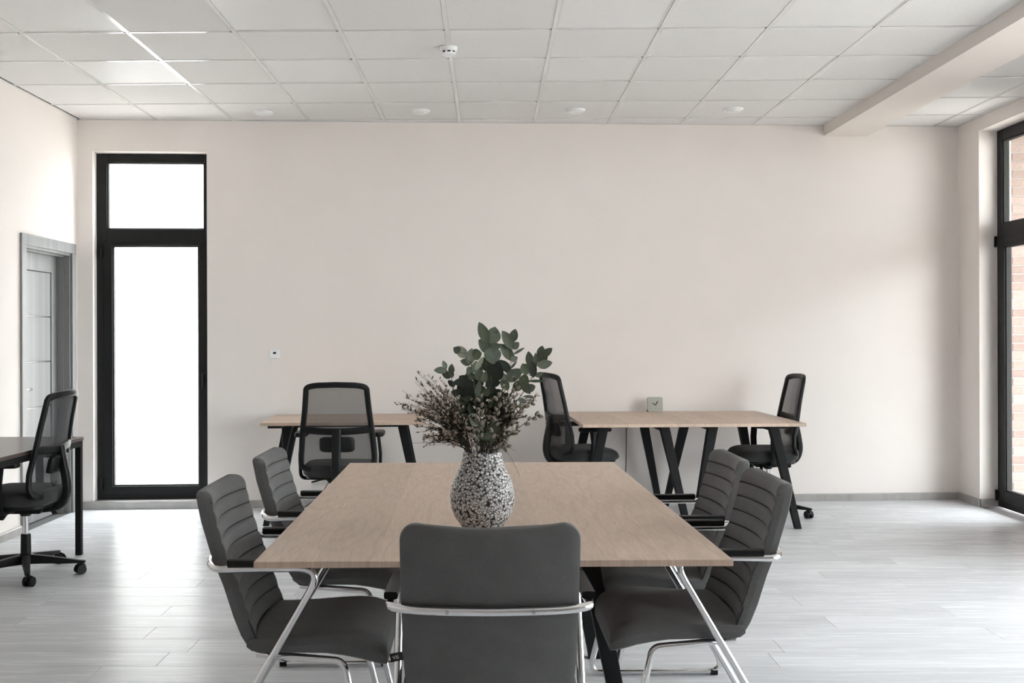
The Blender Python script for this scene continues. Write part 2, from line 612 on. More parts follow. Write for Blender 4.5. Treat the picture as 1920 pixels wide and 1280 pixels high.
LEN_REAR = (on_right(REAR) - on_left(REAR)).length

def wall(name, m4, length, thick, openings, ext0=0.0, ext1=0.0, mat='wall'):
    """wall slab with rectangular openings (s0,s1,z0,z1); y points out of the room"""
    mb = MB()
    s = -ext0
    for (a, b, z0, z1) in sorted(openings):
        mb.box(s, a, 0, thick, 0, H + 0.06)
        if z0 > 0.005:
            mb.box(a, b, 0, thick, 0, z0)
        mb.box(a, b, 0, thick, z1, H + 0.06)
        s = b
    mb.box(s, length + ext1, 0, thick, 0, H + 0.06)
    o = mb.build(name, mat)
    o.matrix_world = m4
    return tag(o, kind='structure')

WIN1 = (0.1212, 1.0125, 0.060, 2.830)
RW = [(0.368, 1.16, 0.0, 2.972), (2.75, 4.35, 0.0, 2.972), (4.50, 6.40, 0.0, 2.972), (6.70, 7.60, 0.0, 2.972)]  # first opening is seen; the others are unseen, added for their daylight
door_a = (on_left(7.262) - on_left(REAR)).length
door_b = (on_left(8.062) - on_left(REAR)).length
wall('wall_back', M_BACK, LEN_BACK, 0.30, [WIN1], 0.30, 0.30)
wall('wall_left', M_LEFT, LEN_LEFT, 0.20, [(door_a, door_b, 0.0, 2.015)], 0.0, 0.0)
wall('wall_right', M_RIGHT, LEN_RIGHT, 0.25, RW, 0.0, 0.0)
REARW = []
wall('wall_rear', M_REAR, LEN_REAR, 0.25, REARW, 0.25, 0.25)

# floor: a slab, and planks in the part of the room in front of the lens
fl = MB()
c0, c1 = on_left(REAR), on_right(REAR)
fl.prism([(c0.x - .25, c0.y - .25), (c1.x + .25, c1.y - .25), (BR.x + .25, BR.y + .28), (BL.x - .25, BL.y + .28)], -0.06, -0.0125)
P_Y0 = 3.32
pl, pr = on_left(P_Y0), on_right(P_Y0)
k0 = V3((0, P_Y0, 0))
fl.prism([(c0.x, c0.y), (c1.x, c1.y), (pr.x, P_Y0 - A * pr.x), (pl.x, P_Y0 - A * pl.x)], -0.0125, -0.0002)
floor = fl.build('floor', 'floor')
tag(floor, kind='structure')
ROOM = [(BL.x, BL.y, DR.x, DR.y), (BR.x, BR.y, -DR.x, -DR.y),
        (BL.x, BL.y, (BR - BL).normalized().y, -(BR - BL).normalized().x)]
def room_uv(u, v):
    p = k0 + DR * u + DV * v
    return (p.x, p.y)
PW, PLEN = 0.1925, 1.29
def plank_mesh(poly):
    mb = MB()
    cx = sum(p[0] for p in poly) / len(poly); cy = sum(p[1] for p in poly) / len(poly)
    n = len(poly)
    ins = []
    for (x, y) in poly:
        d = sqrt((x - cx) ** 2 + (y - cy) ** 2)
        ins.append((x, y))
    vs = [(x, y, -0.0122) for x, y in poly] + [(x, y, -0.0009) for x, y in poly]
    top = []
    for i in range(n):
        p, a, b = V3((*poly[i], 0)), V3((*poly[i - 1], 0)), V3((*poly[(i + 1) % n], 0))
        top.append(p + (a - p).normalized() * 0.0011 + (b - p).normalized() * 0.0011)
    vs += [(p.x, p.y, 0.0) for p in top]
    fs = [tuple(range(n - 1, -1, -1)), tuple(range(2 * n, 3 * n))]
    for k in (0, n):
        fs += [(k + i, k + (i + 1) % n, k + n + (i + 1) % n, k + n + i) for i in range(n)]
    mb.add(vs, fs)
    return mb
full_plank = None
for r in range(28):
    v0 = r * PW
    off = -random.random() * PLEN if r % 3 else -0.35 - random.random() * 0.8
    u = -3.45 + off
    while u < 4.3:
        q = [room_uv(u + 0.0004, v0 + 0.0004), room_uv(u + PLEN - 0.0004, v0 + 0.0004),
             room_uv(u + PLEN - 0.0004, v0 + PW - 0.0004), room_uv(u + 0.0004, v0 + PW - 0.0004)]
        o = room_uv(u, v0)
        c = clip(q, ROOM)
        if len(c) >= 3:
            whole = len(c) == 4 and all((V3((*a, 0)) - V3((*b, 0))).length < 1e-6 for a, b in zip(sorted(c), sorted(q)))
            if whole and full_plank:
                share(full_plank, 'plank', floor, (o[0], o[1], 0), -A)
            else:
                rot = Matrix.Rotation(A, 2)
                loc = [tuple(rot @ (V3((x - o[0], y - o[1], 0)).to_2d())) for x, y in c]
                p = plank_mesh(loc).build('plank', 'floor', floor, loc=(o[0], o[1], 0))
                p.rotation_euler = (0, 0, -A)
                if whole:
                    full_plank = p
        u += PLEN

# ceiling: slab, metal grid, mineral tiles
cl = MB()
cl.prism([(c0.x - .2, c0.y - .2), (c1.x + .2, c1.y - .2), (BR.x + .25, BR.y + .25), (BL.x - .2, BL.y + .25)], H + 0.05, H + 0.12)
ceiling = cl.build('ceiling', 'gap_shade')
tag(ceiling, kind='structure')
G0 = V3((-0.124, 7.624, 0))                   # a crossing of the grid
TS = 0.6
def grid_pt(i, j):
    p = G0 + DR * (i * TS) + DV * (j * TS)
    return (p.x, p.y)
X_BEAM0, X_BEAM1 = 2.876, 3.236
beam_y = 8.52
LEFT_ZONE = [ROOM[0], ROOM[2], (X_BEAM0, beam_y, -DR.x, -DR.y)]
tile_proto = None
ROWS = range(-6, 2)
panel_cells = []
for j in ROWS:
    for i in range(-6, 5):
        if j in (-4, -2) and i in (-4, -2, 1, 3):
            panel_cells.append((i, j))
            continue
        m_ = 0.0127
        def gp(a, b):
            p = G0 + DR * (i * TS + a) + DV * (j * TS + b)
            return (p.x, p.y)
        q = [gp(m_, m_), gp(TS - m_, m_), gp(TS - m_, TS - m_), gp(m_, TS - m_)]
        o = gp(0, 0)
        c = clip(q, LEFT_ZONE)
        if len(c) < 3:
            continue
        area = abs(sum(c[k][0] * c[(k + 1) % len(c)][1] - c[(k + 1) % len(c)][0] * c[k][1] for k in range(len(c)))) / 2
        if area < 0.003:
            continue
        whole = abs(area - (TS - 2 * m_) ** 2) < 1e-6
        if whole and tile_proto:
            share(tile_proto, 'ceiling_tile', ceiling, (o[0], o[1], 0), -A)
        else:
            rot = Matrix.Rotation(A, 2)
            loc = [tuple(rot @ (V3((x - o[0], y - o[1], 0)).to_2d())) for x, y in c]
            p = MB().prism(loc, H + 0.001, H + 0.016).build('ceiling_tile', 'tile', ceiling, loc=(o[0], o[1], 0))
            p.rotation_euler = (0, 0, -A)
            if whole:
                tile_proto = p
# main runners and cross tees
def bar(p, q, wd, name):
    """T-bar flange and web from p to q"""
    p, q = V3((*p, 0)), V3((*q, 0))
    L = (q - p).length
    mb = MB().box(0, L, -wd / 2, wd / 2, H - 0.0015, H + 0.0005).box(0, L, -0.0012, 0.0012, H + 0.0005, H + 0.03)
    o = mb.build(name, 'tbar', ceiling, loc=p)
    o.rotation_euler = (0, 0, atan2(q.y - p.y, q.x - p.x))
    return o
def wall_y(x):
    return BL.y + (x - BL.x) * (BR.y - BL.y) / (BR.x - BL.x)
for i in range(-4, 5):
    a = grid_pt(i, -6)
    b = grid_pt(i, 0)
    t = (wall_y(b[0]) - b[1])
    bar(a, (b[0] + A * t, b[1] + t), 0.024, 'ceiling_runner')
tee_proto = None
for j in range(-6, 2):
    for i in range(-6, 5):
        a, b = grid_pt(i, j), grid_pt(i + 1, j)
        if b[0] < on_left(b[1]).x + 0.05 or a[1] > wall_y(a[0]) - 0.01:
            continue
        if a[0] > X_BEAM0 - 0.08:
            continue
        if tee_proto and a[0] > -3.1:
            share(tee_proto, 'ceiling_tee', ceiling, (a[0], a[1], 0), -A)
        else:
            if a[0] < on_left(a[1]).x:
                a = (on_left(a[1]).x, a[1])
                bar(a, b, 0.022, 'ceiling_tee')
            else:
                tee_proto = bar((a[0] + 0.012, a[1]), (b[0] - 0.012, b[1]), 0.022, 'ceiling_tee')
                tee_proto.location = (a[0], a[1], 0)
# bay right of the beam has its own grid
R0 = V3((3.775, 7.52, 0))
RIGHT_ZONE = [ROOM[1], ROOM[2], (X_BEAM1, beam_y, DR.x, DR.y)]
for j in range(-6, 3):
    for i in (-1, 0):
        m_ = 0.0127
        def gq(a, b):
            p = R0 + DR * (i * TS + a) + DV * ((j - 1) * TS + b)
            return (p.x, p.y)
        c = clip([gq(m_, m_), gq(TS - m_, m_), gq(TS - m_, TS - m_), gq(m_, TS - m_)], RIGHT_ZONE)
        if len(c) < 3:
            continue
        o = c[0]
        MB().prism([(x - o[0], y - o[1]) for x, y in c], H + 0.001, H + 0.016).build('ceiling_tile', 'tile', ceiling, loc=(o[0], o[1], 0))
for j in range(-6, 2):
    p = R0 + DV * (j * TS)
    a, b = p + DR * (X_BEAM1 - 3.775), p + DR * 0.235
    if a.y < wall_y(a.x):
        bar((a.x, a.y), (b.x, b.y), 0.022, 'ceiling_tee')
a = R0 + DV * (-6 * TS)
b = R0 + DV * ((wall_y(R0.x) - R0.y))
bar((a.x, a.y), (b.x, b.y), 0.024, 'ceiling_runner')
# plain ceiling over the part of the room behind the lens
ga, gb = grid_pt(-6, -6), grid_pt(8, -6)
rest = clip([(c0.x, c0.y), (c1.x, c1.y), (gb[0], gb[1]), (ga[0], ga[1])], [ROOM[0], ROOM[1]])
MB().prism(rest, H + 0.001, H + 0.016).build('ceiling_board', 'tile', ceiling)
# wall angle where ceiling and wall meet
for nm, m4, L in (('trim_1', M_BACK, LEN_BACK), ('trim_2', M_LEFT, LEN_LEFT), ('trim_3', M_RIGHT, LEN_RIGHT)):
    o = MB().box(0, L, -0.018, -0.0006, H - 0.0022, H - 0.0008).box(0, L, -0.0016, -0.0004, H - 0.0022, H + 0.02).build(nm, 'tbar')
    o.matrix_world = m4
    tag(o, kind='structure')
# boxed beam
bm_ = MB()
pa = V3((X_BEAM0, beam_y + 0.25, 0)); pb = V3((X_BEAM1, beam_y + 0.25, 0))
L = (beam_y + 0.25 - REAR) / DV.y
qa, qb = pa - DV * L, pb - DV * L
bm_.prism([(qa.x, qa.y), (qb.x, qb.y), (pb.x, pb.y), (pa.x, pa.y)], H - 0.086, H + 0.06)
beam_poly = clip([(qa.x, qa.y), (qb.x, qb.y), (pb.x, pb.y), (pa.x, pa.y)], [ROOM[2]])
bm_ = MB().prism(beam_poly, H - 0.086, H + 0.055)
tag(bm_.build('trim_4', 'beam'), kind='structure')

# flat light panels set in the grid (off)
col_word = {-4: 'far left', -2: 'left of centre', 1: 'right of centre', 3: 'far right'}
row_word = {-2: 'back row nearer the long wall', -4: 'front row'}
for (i, j) in panel_cells:
    if j == -6:
        pass
    p = grid_pt(i, j)
    t = thing('light_panel', 'smooth white ceiling light panel, off, %s, %s' % (col_word[i], row_word[j]), 'ceiling light',
              (p[0], p[1], H), -A, 'flat light panels in the ceiling grid')
    e, r_ = 0.0135, 0.010
    rim = MB()
    for (x0, x1, y0, y1) in ((e, TS - e, e, e + r_), (e, TS - e, TS - e - r_, TS - e), (e, e + r_, e + r_, TS - e - r_), (TS - e - r_, TS - e, e + r_, TS - e - r_)):
        rim.box(x0, x1, y0, y1, 0.0005, 0.012)
    rim.build('panel_frame', 'panel_rim', t)
    MB().box(e + r_, TS - e - r_, e + r_, TS - e - r_, 0.003, 0.008).build('diffuser', 'panel', t)

# skirting
def skirting(name, m4, runs):
    mb = MB()
    for a, b in runs:
        mb.add([(a, -0.0005, 0), (b, -0.0005, 0), (b, -0.016, 0), (a, -0.016, 0), (a, -0.0005, 0.060), (b, -0.0005, 0.060), (b, -0.010, 0.060), (a, -0.010, 0.060),
                (b, -0.016, 0.050), (a, -0.016, 0.050)],
               [(0, 1, 2, 3), (3, 2, 8, 9), (9, 8, 6, 7), (7, 6, 5, 4), (4, 5, 1, 0), (0, 3, 9, 7, 4), (1, 5, 6, 8, 2)])
    o = mb.build(name, 'base')
    o.matrix_world = m4
    return tag(o, kind='structure')
skirting('baseboard_back', M_BACK, [(0.012, LEN_BACK - 0.012)])
skirting('baseboard_left', M_LEFT, [(0, door_a - 0.078), (door_b + 0.078, LEN_LEFT - 0.002)])
skirting('baseboard_right', M_RIGHT, [(0.002, 0.372), (1.16, 2.75), (4.35, 4.50), (6.40, 6.70), (7.60, LEN_RIGHT)])
o = MB().box(0, 0.138, -0.014, -0.001, 0, 0.060).build('baseboard_reveal', 'base')
o.matrix_world = M_RIGHT @ Matrix.Translation((0.368, 0.002, 0)) @ Matrix.Rotation(pi / 2, 4, 'Z') @ Matrix.Scale(1, 4)
tag(o, kind='structure')

# ------------------------------------------------------------------ windows
def window(name, m4, x0, y0, z0, w_, h_, ml, mr, mt, mbm, t0, t1, sash, handle=None, hinges=(), seed=0):
    """fixed light above a transom t0..t1 (heights above z0) and an opening sash below"""
    root = struct(name, m4 @ Matrix.Translation((x0, y0, z0)))
    D = 0.062
    f = MB()
    f.box(0, ml, 0, D, 0, h_).box(w_ - mr, w_, 0, D, 0, h_).box(ml, w_ - mr, 0, D, h_ - mt, h_).box(ml, w_ - mr, 0, D, 0, mbm)
    f.box(ml, w_ - mr, 0, D, t0, t1)
    f.build('window_frame', 'anthracite', root, bevel=0.003)
    g = MB()                                                    # glazing beads of the upper light
    b = 0.010
    g.box(ml, ml + b, 0.012, 0.05, t1, h_ - mt).box(w_ - mr - b, w_ - mr, 0.012, 0.05, t1, h_ - mt)
    g.box(ml, w_ - mr, 0.012, 0.05, t1, t1 + b).box(ml, w_ - mr, 0.012, 0.05, h_ - mt - b, h_ - mt)
    g.build('glazing_bead', 'gasket', root)
    MB().box(ml + 0.002, w_ - mr - 0.002, 0.028, 0.034, t1 + 0.002, h_ - mt - 0.002).build('pane', 'glass', root)
    sl, sr, st, sb = sash
    x_a, x_b, z_a, z_b = ml - 0.022, w_ - mr + 0.022, mbm - 0.02, t0 + 0.02
    s = MB()
    y_a, y_b = -0.014, 0.045
    s.box(x_a, sl, y_a, y_b, z_a, z_b).box(w_ - sr, x_b, y_a, y_b, z_a, z_b)
    s.box(sl, w_ - sr, y_a, y_b, st, z_b).box(sl, w_ - sr, y_a, y_b, z_a, sb)
    so = s.build('sash', 'anthracite', root, bevel=0.003)
    g = MB()
    g.box(sl, sl + b, 0.0, 0.04, sb, st).box(w_ - sr - b, w_ - sr, 0.0, 0.04, sb, st).box(sl, w_ - sr, 0, 0.04, sb, sb + b).box(sl, w_ - sr, 0, 0.04, st - b, st)
    g.build('glazing_bead', 'gasket', root)
    MB().box(sl + 0.002, w_ - sr - 0.002, 0.016, 0.022, sb + 0.002, st - 0.002).build('pane', 'glass', root)
    if handle:
        hx, hz = handle
        hb = MB().box(hx - 0.014, hx + 0.014, y_a - 0.009, y_a, hz - 0.034, hz + 0.034)
        hb.cyl((hx, y_a - 0.008, hz), (hx, y_a - 0.045, hz), 0.009, 12)
        hb.tube(fillet([(hx, y_a - 0.030, hz), (hx, y_a - 0.046, hz), (hx, y_a - 0.048, hz - 0.03), (hx, y_a - 0.046, hz - 0.115)], 0.01, 4), 0.011, 10, 0.006, up=(0, -1, 0))
        hb.build('window_handle', 'black', root, smooth=40)
    for hx, hz in hinges:
        hg = MB().cyl((hx, y_a - 0.004, hz - 0.04), (hx, y_a - 0.004, hz + 0.04), 0.011, 12)
        hg.cyl((hx, y_a - 0.004, hz - 0.044), (hx, y_a - 0.004, hz + 0.044), 0.006, 10)
        hg.build('hinge_cover', 'black', root, smooth=40)
    return root
W1 = WIN1[1] - WIN1[0]
window('window_1', M_BACK, WIN1[0], 0.10, WIN1[2], W1, WIN1[3] - WIN1[2] - 0.004, 0.082, 0.040, 0.064, 0.060, 2.040, 2.166,
       (0.125, 0.084, 2.033, 0.108), handle=(W1 - 0.040, 1.01), hinges=[(0.034, 1.98), (0.034, 0.13)])
k = 2
for (a, b, z0, z1) in RW:
    window('window_%d' % k, M_RIGHT, a, 0.142, z0 + 0.004, b - a, z1 - z0 - 0.008, 0.075, 0.075, 0.085, 0.075, 2.085, 2.225,
           (0.135, 0.135 if b - a > 1 else 0.10, 2.045, 0.135), handle=(b - a - 0.05, 1.05), hinges=[(0.012, 2.09), (0.012, 0.09)])
    k += 1
for (a, b, z0, z1) in REARW:
    window('window_%d' % k, M_REAR, a, 0.10, z0, b - a, z1 - z0, 0.075, 0.075, 0.075, 0.075, 1.75, 1.87, (0.13, 0.13, 1.70, 0.13))
    k += 1
# light portals of the openings: they only help the renderer find the sky
def portal(m4, a, b, z0, z1, y, flip):
    L = bpy.data.lights.new('sky_portal', 'AREA')
    L.shape = 'RECTANGLE'
    L.size, L.size_y = b - a, z1 - z0
    L.cycles.is_portal = True
    o = link('sky_portal', L)
    o.matrix_world = m4 @ Matrix.Translation(((a + b) / 2, y, (z0 + z1) / 2)) @ Matrix.Rotation(-pi / 2, 4, 'X')
    return o
for q in ():
    portal(M_RIGHT, *q, 0.24, 0)
for q in ():
    portal(M_REAR, *q, 0.24, 0)
# plastered reveals of the near windows are part of the wall slab; bright outer sill of the small one
o = MB().box(WIN1[0], WIN1[1], 0.0, 0.10, WIN1[2] - 0.012, WIN1[2] + 0.002).build('trim_5', 'base')
o.matrix_world = M_BACK
tag(o, kind='structure')

# ------------------------------------------------------------------ outside
gr = MB().box(-40, 40, -40, 40, -0.30, -0.20).build('ground', 'foundation')
tag(gr, kind='structure')
ob = MB().box(-30.0, 3.0, 15.0, 25.0, -0.2, 10.0).build('added_building', 'added_facade')  # added building, dims the sky light coming through the back window
tag(ob, kind='structure')
cn = MB().box(4.27, 6.70, -4.2, 8.92, 3.14, 3.30).build('added_canopy', 'foundation')  # unseen canopy, added to cut steep sky light at the right windows
tag(cn, kind='structure')
bw = MB().box(0.0, 1.7, 0.006, 0.20, -0.2, 3.5).build('wall_outside', 'mortar')
bw.location = (4.262, 8.93, 0)
tag(bw, kind='structure')
brick_me = None
for r in range(44):
    x = -0.13 if r % 2 else 0.0
    while x < 1.68:
        x0, x1 = max(0.0, x), min(1.7, x + 0.25)
        z0 = -0.05 + r * 0.0745
        if x1 - x0 > 0.2:
            if brick_me is None:
                brick_me = MB().box(0, 0.240, 0, 0.07, 0, 0.0645).build('brick', 'brick', bw, bevel=0.003, loc=(x0, 0, z0), seg=1)
            else:
                share(brick_me, 'brick', bw, (x0, random.uniform(-0.0015, 0.0015), z0))
        elif x1 - x0 > 0.03:
            share(brick_me, 'brick', bw, (x0, 0, z0), scale=((x1 - x0 - 0.01) / 0.24, 1, 1))
        x += 0.25

# ------------------------------------------------------------------ door in the left wall
door = struct('door_1', M_LEFT @ Matrix.Translation((door_a, 0, 0)))
DW, DH = door_b - door_a, 2.015
cs = 0.074
for (x0, x1, z0, z1, mat) in ((-cs, 0.004, 0.0, DH - 0.004, 'door_up'), (DW - 0.004, DW + cs, 0.0, DH - 0.004, 'door_up'), (-cs, DW + cs, DH - 0.004, DH + cs, 'door')):
    b = MB().box(x0, x1, -0.017, -0.001, z0, z1).build('casing', mat, door, bevel=0.003)
for (x0, x1, z0, z1, mat) in ((0.001, 0.022, 0.0, DH - 0.001, 'door_up'), (DW - 0.022, DW - 0.001, 0.0, DH - 0.001, 'door_up'), (0.022, DW - 0.022, DH - 0.022, DH - 0.001, 'door')):
    MB().box(x0, x1, 0.0, 0.19, z0, z1).build('jamb', mat, door)
stop = MB().box(0.022, 0.034, 0.045, 0.092, 0, DH - 0.022).box(DW - 0.034, DW - 0.022, 0.045, 0.092, 0, DH - 0.022).box(0.034, DW - 0.034, 0.045, 0.092, DH - 0.034, DH - 0.022)
stop.build('door_stop', 'door_up', door)
leaf = MB()
x0, x1, y0, y1 = 0.026, DW - 0.026, 0.094, 0.134
SW, z_b, z_t = 0.105, 0.008, DH - 0.026
leaf.box(x0, x0 + SW, y0, y1, z_b, z_t).box(x1 - SW, x1, y0, y1, z_b, z_t)
lf = leaf.build('door_leaf', 'door_up', door, bevel=0.002)
MB().box(x0 + SW, x1 - SW, y0, y1, z_t - 0.135, z_t).build('top_rail', 'door', door, bevel=0.002)
MB().box(x0 + SW, x1 - SW, y0, y1, z_b, z_b + 0.16).build('bottom_rail', 'door', door, bevel=0.002)
z = z_b + 0.16
ph = (z_t - 0.135 - z) / 5
for q in range(5):
    MB().box(x0 + SW + 0.002, x1 - SW - 0.002, y0 + 0.008, y1 - 0.008, z + 0.004 + q * ph, z - 0.004 + (q + 1) * ph).build('door_panel', 'door', door, bevel=0.002)
    if q:
        MB().box(x0 + SW + 0.002, x1 - SW - 0.002, y0 + 0.005, y0 + 0.012, z - 0.0025 + q * ph, z + 0.0025 + q * ph).build('metal_strip', 'steel', door)
hd = MB().box(x0 + 0.028, x0 + 0.078, y0 - 0.010, y0, 0.965, 1.015)
hd.tube(fillet([(x0 + 0.053, y0 - 0.008, 0.99), (x0 + 0.053, y0 - 0.05, 0.99), (x0 + 0.175, y0 - 0.05, 0.99)], 0.012, 4), 0.009, 10)
hd.build('door_handle', 'steel', door, smooth=40, bevel=0.001)
# corridor wall seen through nothing: a back panel closes the opening
MB().box(0, DW, 0.186, 0.196, -0.02, DH).box(0, DW, -0.001, 0.19, -0.012, -0.0005).build('door_backing', 'gap_shade', door)

# ------------------------------------------------------------------ meeting table
def leg_mb(top, foot, wt, wf, z_top):
    """tapered sheet-metal leg; top and foot are (x, y) centres, w* half widths"""
    tx, ty = top; fx, fy = foot[:2]; fz = foot[2] if len(foot) > 2 else 0.0
    q = lambda cx, cy, h, z: [(cx - h, cy - h, z), (cx + h, cy - h, z), (cx + h, cy + h, z), (cx - h, cy + h, z)]
    return MB().hull8(q(fx, fy, wf, fz), q(tx, ty, wt, z_top))

TILT = 0.0075
tab = thing('meeting_table', 'long oak meeting table in the foreground with the flower vase on it', 'table', (-0.608, 2.838, 0), 0.0077)
tab.rotation_euler = (-TILT, 0, 0.0077)
TW, TL, TH = 1.318, 2.345, 0.7495
MB().box(0, TW, 0, TL, TH - 0.018, TH).build('tabletop', 'oak_y', tab, bevel=0.0012, seg=1)
zt = TH - 0.018
for (tx, ty, fx, fy) in ((0.982, 0.75, 1.122, 0.70), (0.50, 0.75, 0.375, 0.70), (1.005, 1.56, 1.125, 1.555), (0.50, 1.56, 0.375, 1.60)):
    leg_mb((tx, ty), (fx, fy, TILT * fy + 0.001), 0.034, 0.026, zt - 0.001).build('leg', 'black_metal', tab, bevel=0.003)
fr = MB()
for y in (0.75, 1.56):
    fr.box(0.53, 0.955, y - 0.02, y + 0.02, zt - 0.045, zt - 0.002)
fr.box(0.73, 0.77, 0.77, 1.54, zt - 0.045, zt - 0.002)
fr.build('frame', 'black_metal', tab, bevel=0.003)

# ------------------------------------------------------------------ desks
def desk(label, group, loc, rz, W, D, grain, inset=0.175, mod=True, H_=0.75, legs=((0, 0), (1, 0), (0, 1), (1, 1))):
    t = thing('desk', label, 'desk', (*loc, 0), rz, group)
    MB().box(0, W, 0, D, H_ - 0.022, H_).build('worktop', grain, t, bevel=0.0012, seg=1)
    z1 = H_ - 0.0225
    for (i, j) in legs:
        tx, fx = (inset, 0.012) if i == 0 else (W - inset, W - 0.012)
        ty, fy = (0.20, 0.115) if j == 0 else (D - 0.20, D - 0.115)
        fx = fx + (0.012 if i == 0 else -0.012)
        leg_mb((tx, ty), (fx, fy, 0.001), 0.034, 0.022, z1 - 0.001).build('leg', 'black_metal', t, bevel=0.003)
    f = MB()
    for x in (inset, W - inset):
        f.box(x - 0.02, x + 0.02, 0.235, D - 0.235, z1 - 0.045, z1 - 0.002)
    f.box(inset + 0.02, W - inset - 0.02, D / 2 - 0.02, D / 2 + 0.02, z1 - 0.045, z1 - 0.002)
    f.build('frame', 'black_metal', t, bevel=0.002)
    return t
dk1 = desk('oak desk with black splayed legs against the long wall, left of the vase', 'oak desks along the long wall', (-1.525, 7.36), 0.05, 1.175, 0.80, 'oak_x')
MB().box(0.045, 0.145, 0.05, 0.16, 0.706, 0.7275).build('cable_box', 'black', dk1, bevel=0.003)
RZ = 0.025
dx, dy = cos(RZ), sin(RZ)
dk2 = desk('oak desk right of the vase, left one of the pair pushed together', 'oak desks along the long wall', (0.742, 7.152), RZ, 0.778, 1.215, 'oak_y')
dk3 = desk('oak desk right of the vase, right one of the pair nearest the right window', 'oak desks along the long wall', (0.742 + 0.779 * dx, 7.152 + 0.779 * dy), RZ, 0.778, 1.215, 'oak_y')

# dark desk at the left wall with straight square legs
dd = thing('desk', 'dark brown desk with straight black legs at the left wall', 'desk', (-3.165, 5.12, 0), -A)
W_, D_, HH = 0.685, 1.41, 0.738
MB().box(0, W_, 0, D_, HH - 0.022, HH).build('worktop', 'walnut', dd, bevel=0.0012, seg=1)
z1 = HH - 0.0225
for x in (0.045, W_ - 0.022):
    for y in (0.022, D_ - 0.022):
        MB().box(x - 0.018, x + 0.018, y - 0.018, y + 0.018, 0.001, z1 - 0.036).build('leg', 'black_metal', dd, bevel=0.002)
f = MB()
f.box(0.027, W_ - 0.004, 0.004, 0.04, z1 - 0.036, z1).box(0.027, W_ - 0.004, D_ - 0.04, D_ - 0.004, z1 - 0.036, z1)
f.box(0.027, 0.063, 0.04, D_ - 0.04, z1 - 0.036, z1).box(W_ - 0.04, W_ - 0.004, 0.04, D_ - 0.04, z1 - 0.036, z1)
f.build('frame', 'black_metal', dd, bevel=0.001)

# ------------------------------------------------------------------ upholstered conference chair (front = +y, origin below the top of the back)
BACK_F = [(0.445, 0.176), (0.465, 0.152), (0.495, 0.134), (0.55, 0.112), (0.64, 0.083), (0.725, 0.049), (0.83, 0.018), (0.92, 0.0)]
HWB, ZT, ZB, SAG = 0.221, 0.920, 0.446, 0.030
SEAMS = [0.862 - 0.0465 * i for i in range(9)]
def rib(z):
    """forward bulge of the quilted front"""
    d = min(abs(z - s) for s in SEAMS)
    if z < SEAMS[-1] - 0.02:
        return 0.0
    return -0.0100 * math.exp(-(d / 0.0040) ** 2) + 0.0035 * min(1.0, d / 0.02)
def back_shell():
    rings = []
    zs = []
    z = ZB
    while z < ZT - 0.05:
        zs.append(z)
        z += 0.0031
    n = 9
    for i in range(n + 1):
        zs.append(ZT - 0.05 + 0.05 * sin(pi / 2 * i / n))
    NX = 22
    for z in zs:
        f0 = interp(BACK_F, z)
        e = max(0.0, (z - (ZT - 0.05)) / 0.05)          # rounded top corners
        wdt = HWB - 0.05 * (1 - sqrt(max(0.0, 1 - e * e)))
        th = 0.046
        e2 = max(0.0, (z - (ZT - 0.026)) / 0.026)
        th2 = th * (0.30 + 0.70 * sqrt(max(0.0, 1 - e2 * e2)))
        eb = max(0.0, 1 - (z - ZB) / 0.03)
        th2 *= 1 - 0.55 * eb * eb
        wdt *= (0.965 + 0.035 * min(1, (z - ZB) / 0.12))
        mid = f0 + th / 2
        ring = []
        # rear face left to right, then front face right to left, rounded edges
        def pt(x, side, k):
            s = SAG * (1 - (x / HWB) ** 2)
            yy = mid - s + side * th2 / 2 * k
            if side > 0:
                edge = min(1.0, (wdt - abs(x)) / 0.010)
                yy += rib(z) * max(0.0, edge) * (1 - e2)
            return (x, yy, z - 0.015 * e * (1 - (x / HWB) ** 2))
        for i in range(NX + 1):
            t = -1 + 2 * i / NX
            x = wdt * sin(t * pi / 2 * 0.999)
            ring.append(pt(x, -1, (max(0.0, 1 - abs(t) ** 18)) ** 0.5))
        for i in range(NX, -1, -1):
            t = -1 + 2 * i / NX
            x = wdt * sin(t * pi / 2 * 0.999)
            ring.append(pt(x, 1, (max(0.0, 1 - abs(t) ** 18)) ** 0.5))
        rings.append(ring)
    return MB().loft(rings, True)
def seat_shell():
    prof = [(0.150, 0.482, 0.462), (0.165, 0.492, 0.448), (0.20, 0.492, 0.444), (0.30, 0.496, 0.443), (0.38, 0.503, 0.441), (0.43, 0.506, 0.434),
            (0.48, 0.503, 0.424), (0.515, 0.494, 0.413), (0.540, 0.479, 0.405), (0.555, 0.457, 0.404), (0.558, 0.434, 0.411)]
    fine = []
    for (a, b) in zip(prof, prof[1:]):
        for k in range(3):
            t = k / 3
            fine.append(tuple(p + (q - p) * t for p, q in zip(a, b)))
    fine.append(prof[-1])
    rings = []
    NX = 18
    for (f, zt_, zb) in fine:
        wdt = 0.223 - 0.02 * max(0, (f - 0.48) / 0.078) ** 2
        ring = []
        for side in (-1, 1):
            rng = range(NX + 1) if side < 0 else range(NX, -1, -1)
            for i in rng:
                t = -1 + 2 * i / NX
                x = wdt * sin(t * pi / 2 * 0.999)
                kk = max(0.0, 1 - abs(t) ** 7) ** 0.5
                zm = (zt_ + zb) / 2
                z = zm + side * (zt_ - zb) / 2 * kk
                if side > 0:
                    z += 0.008 * (1 - t * t)
                ring.append((x, f, z))
        rings.append(ring)
    return MB().loft(rings, True)
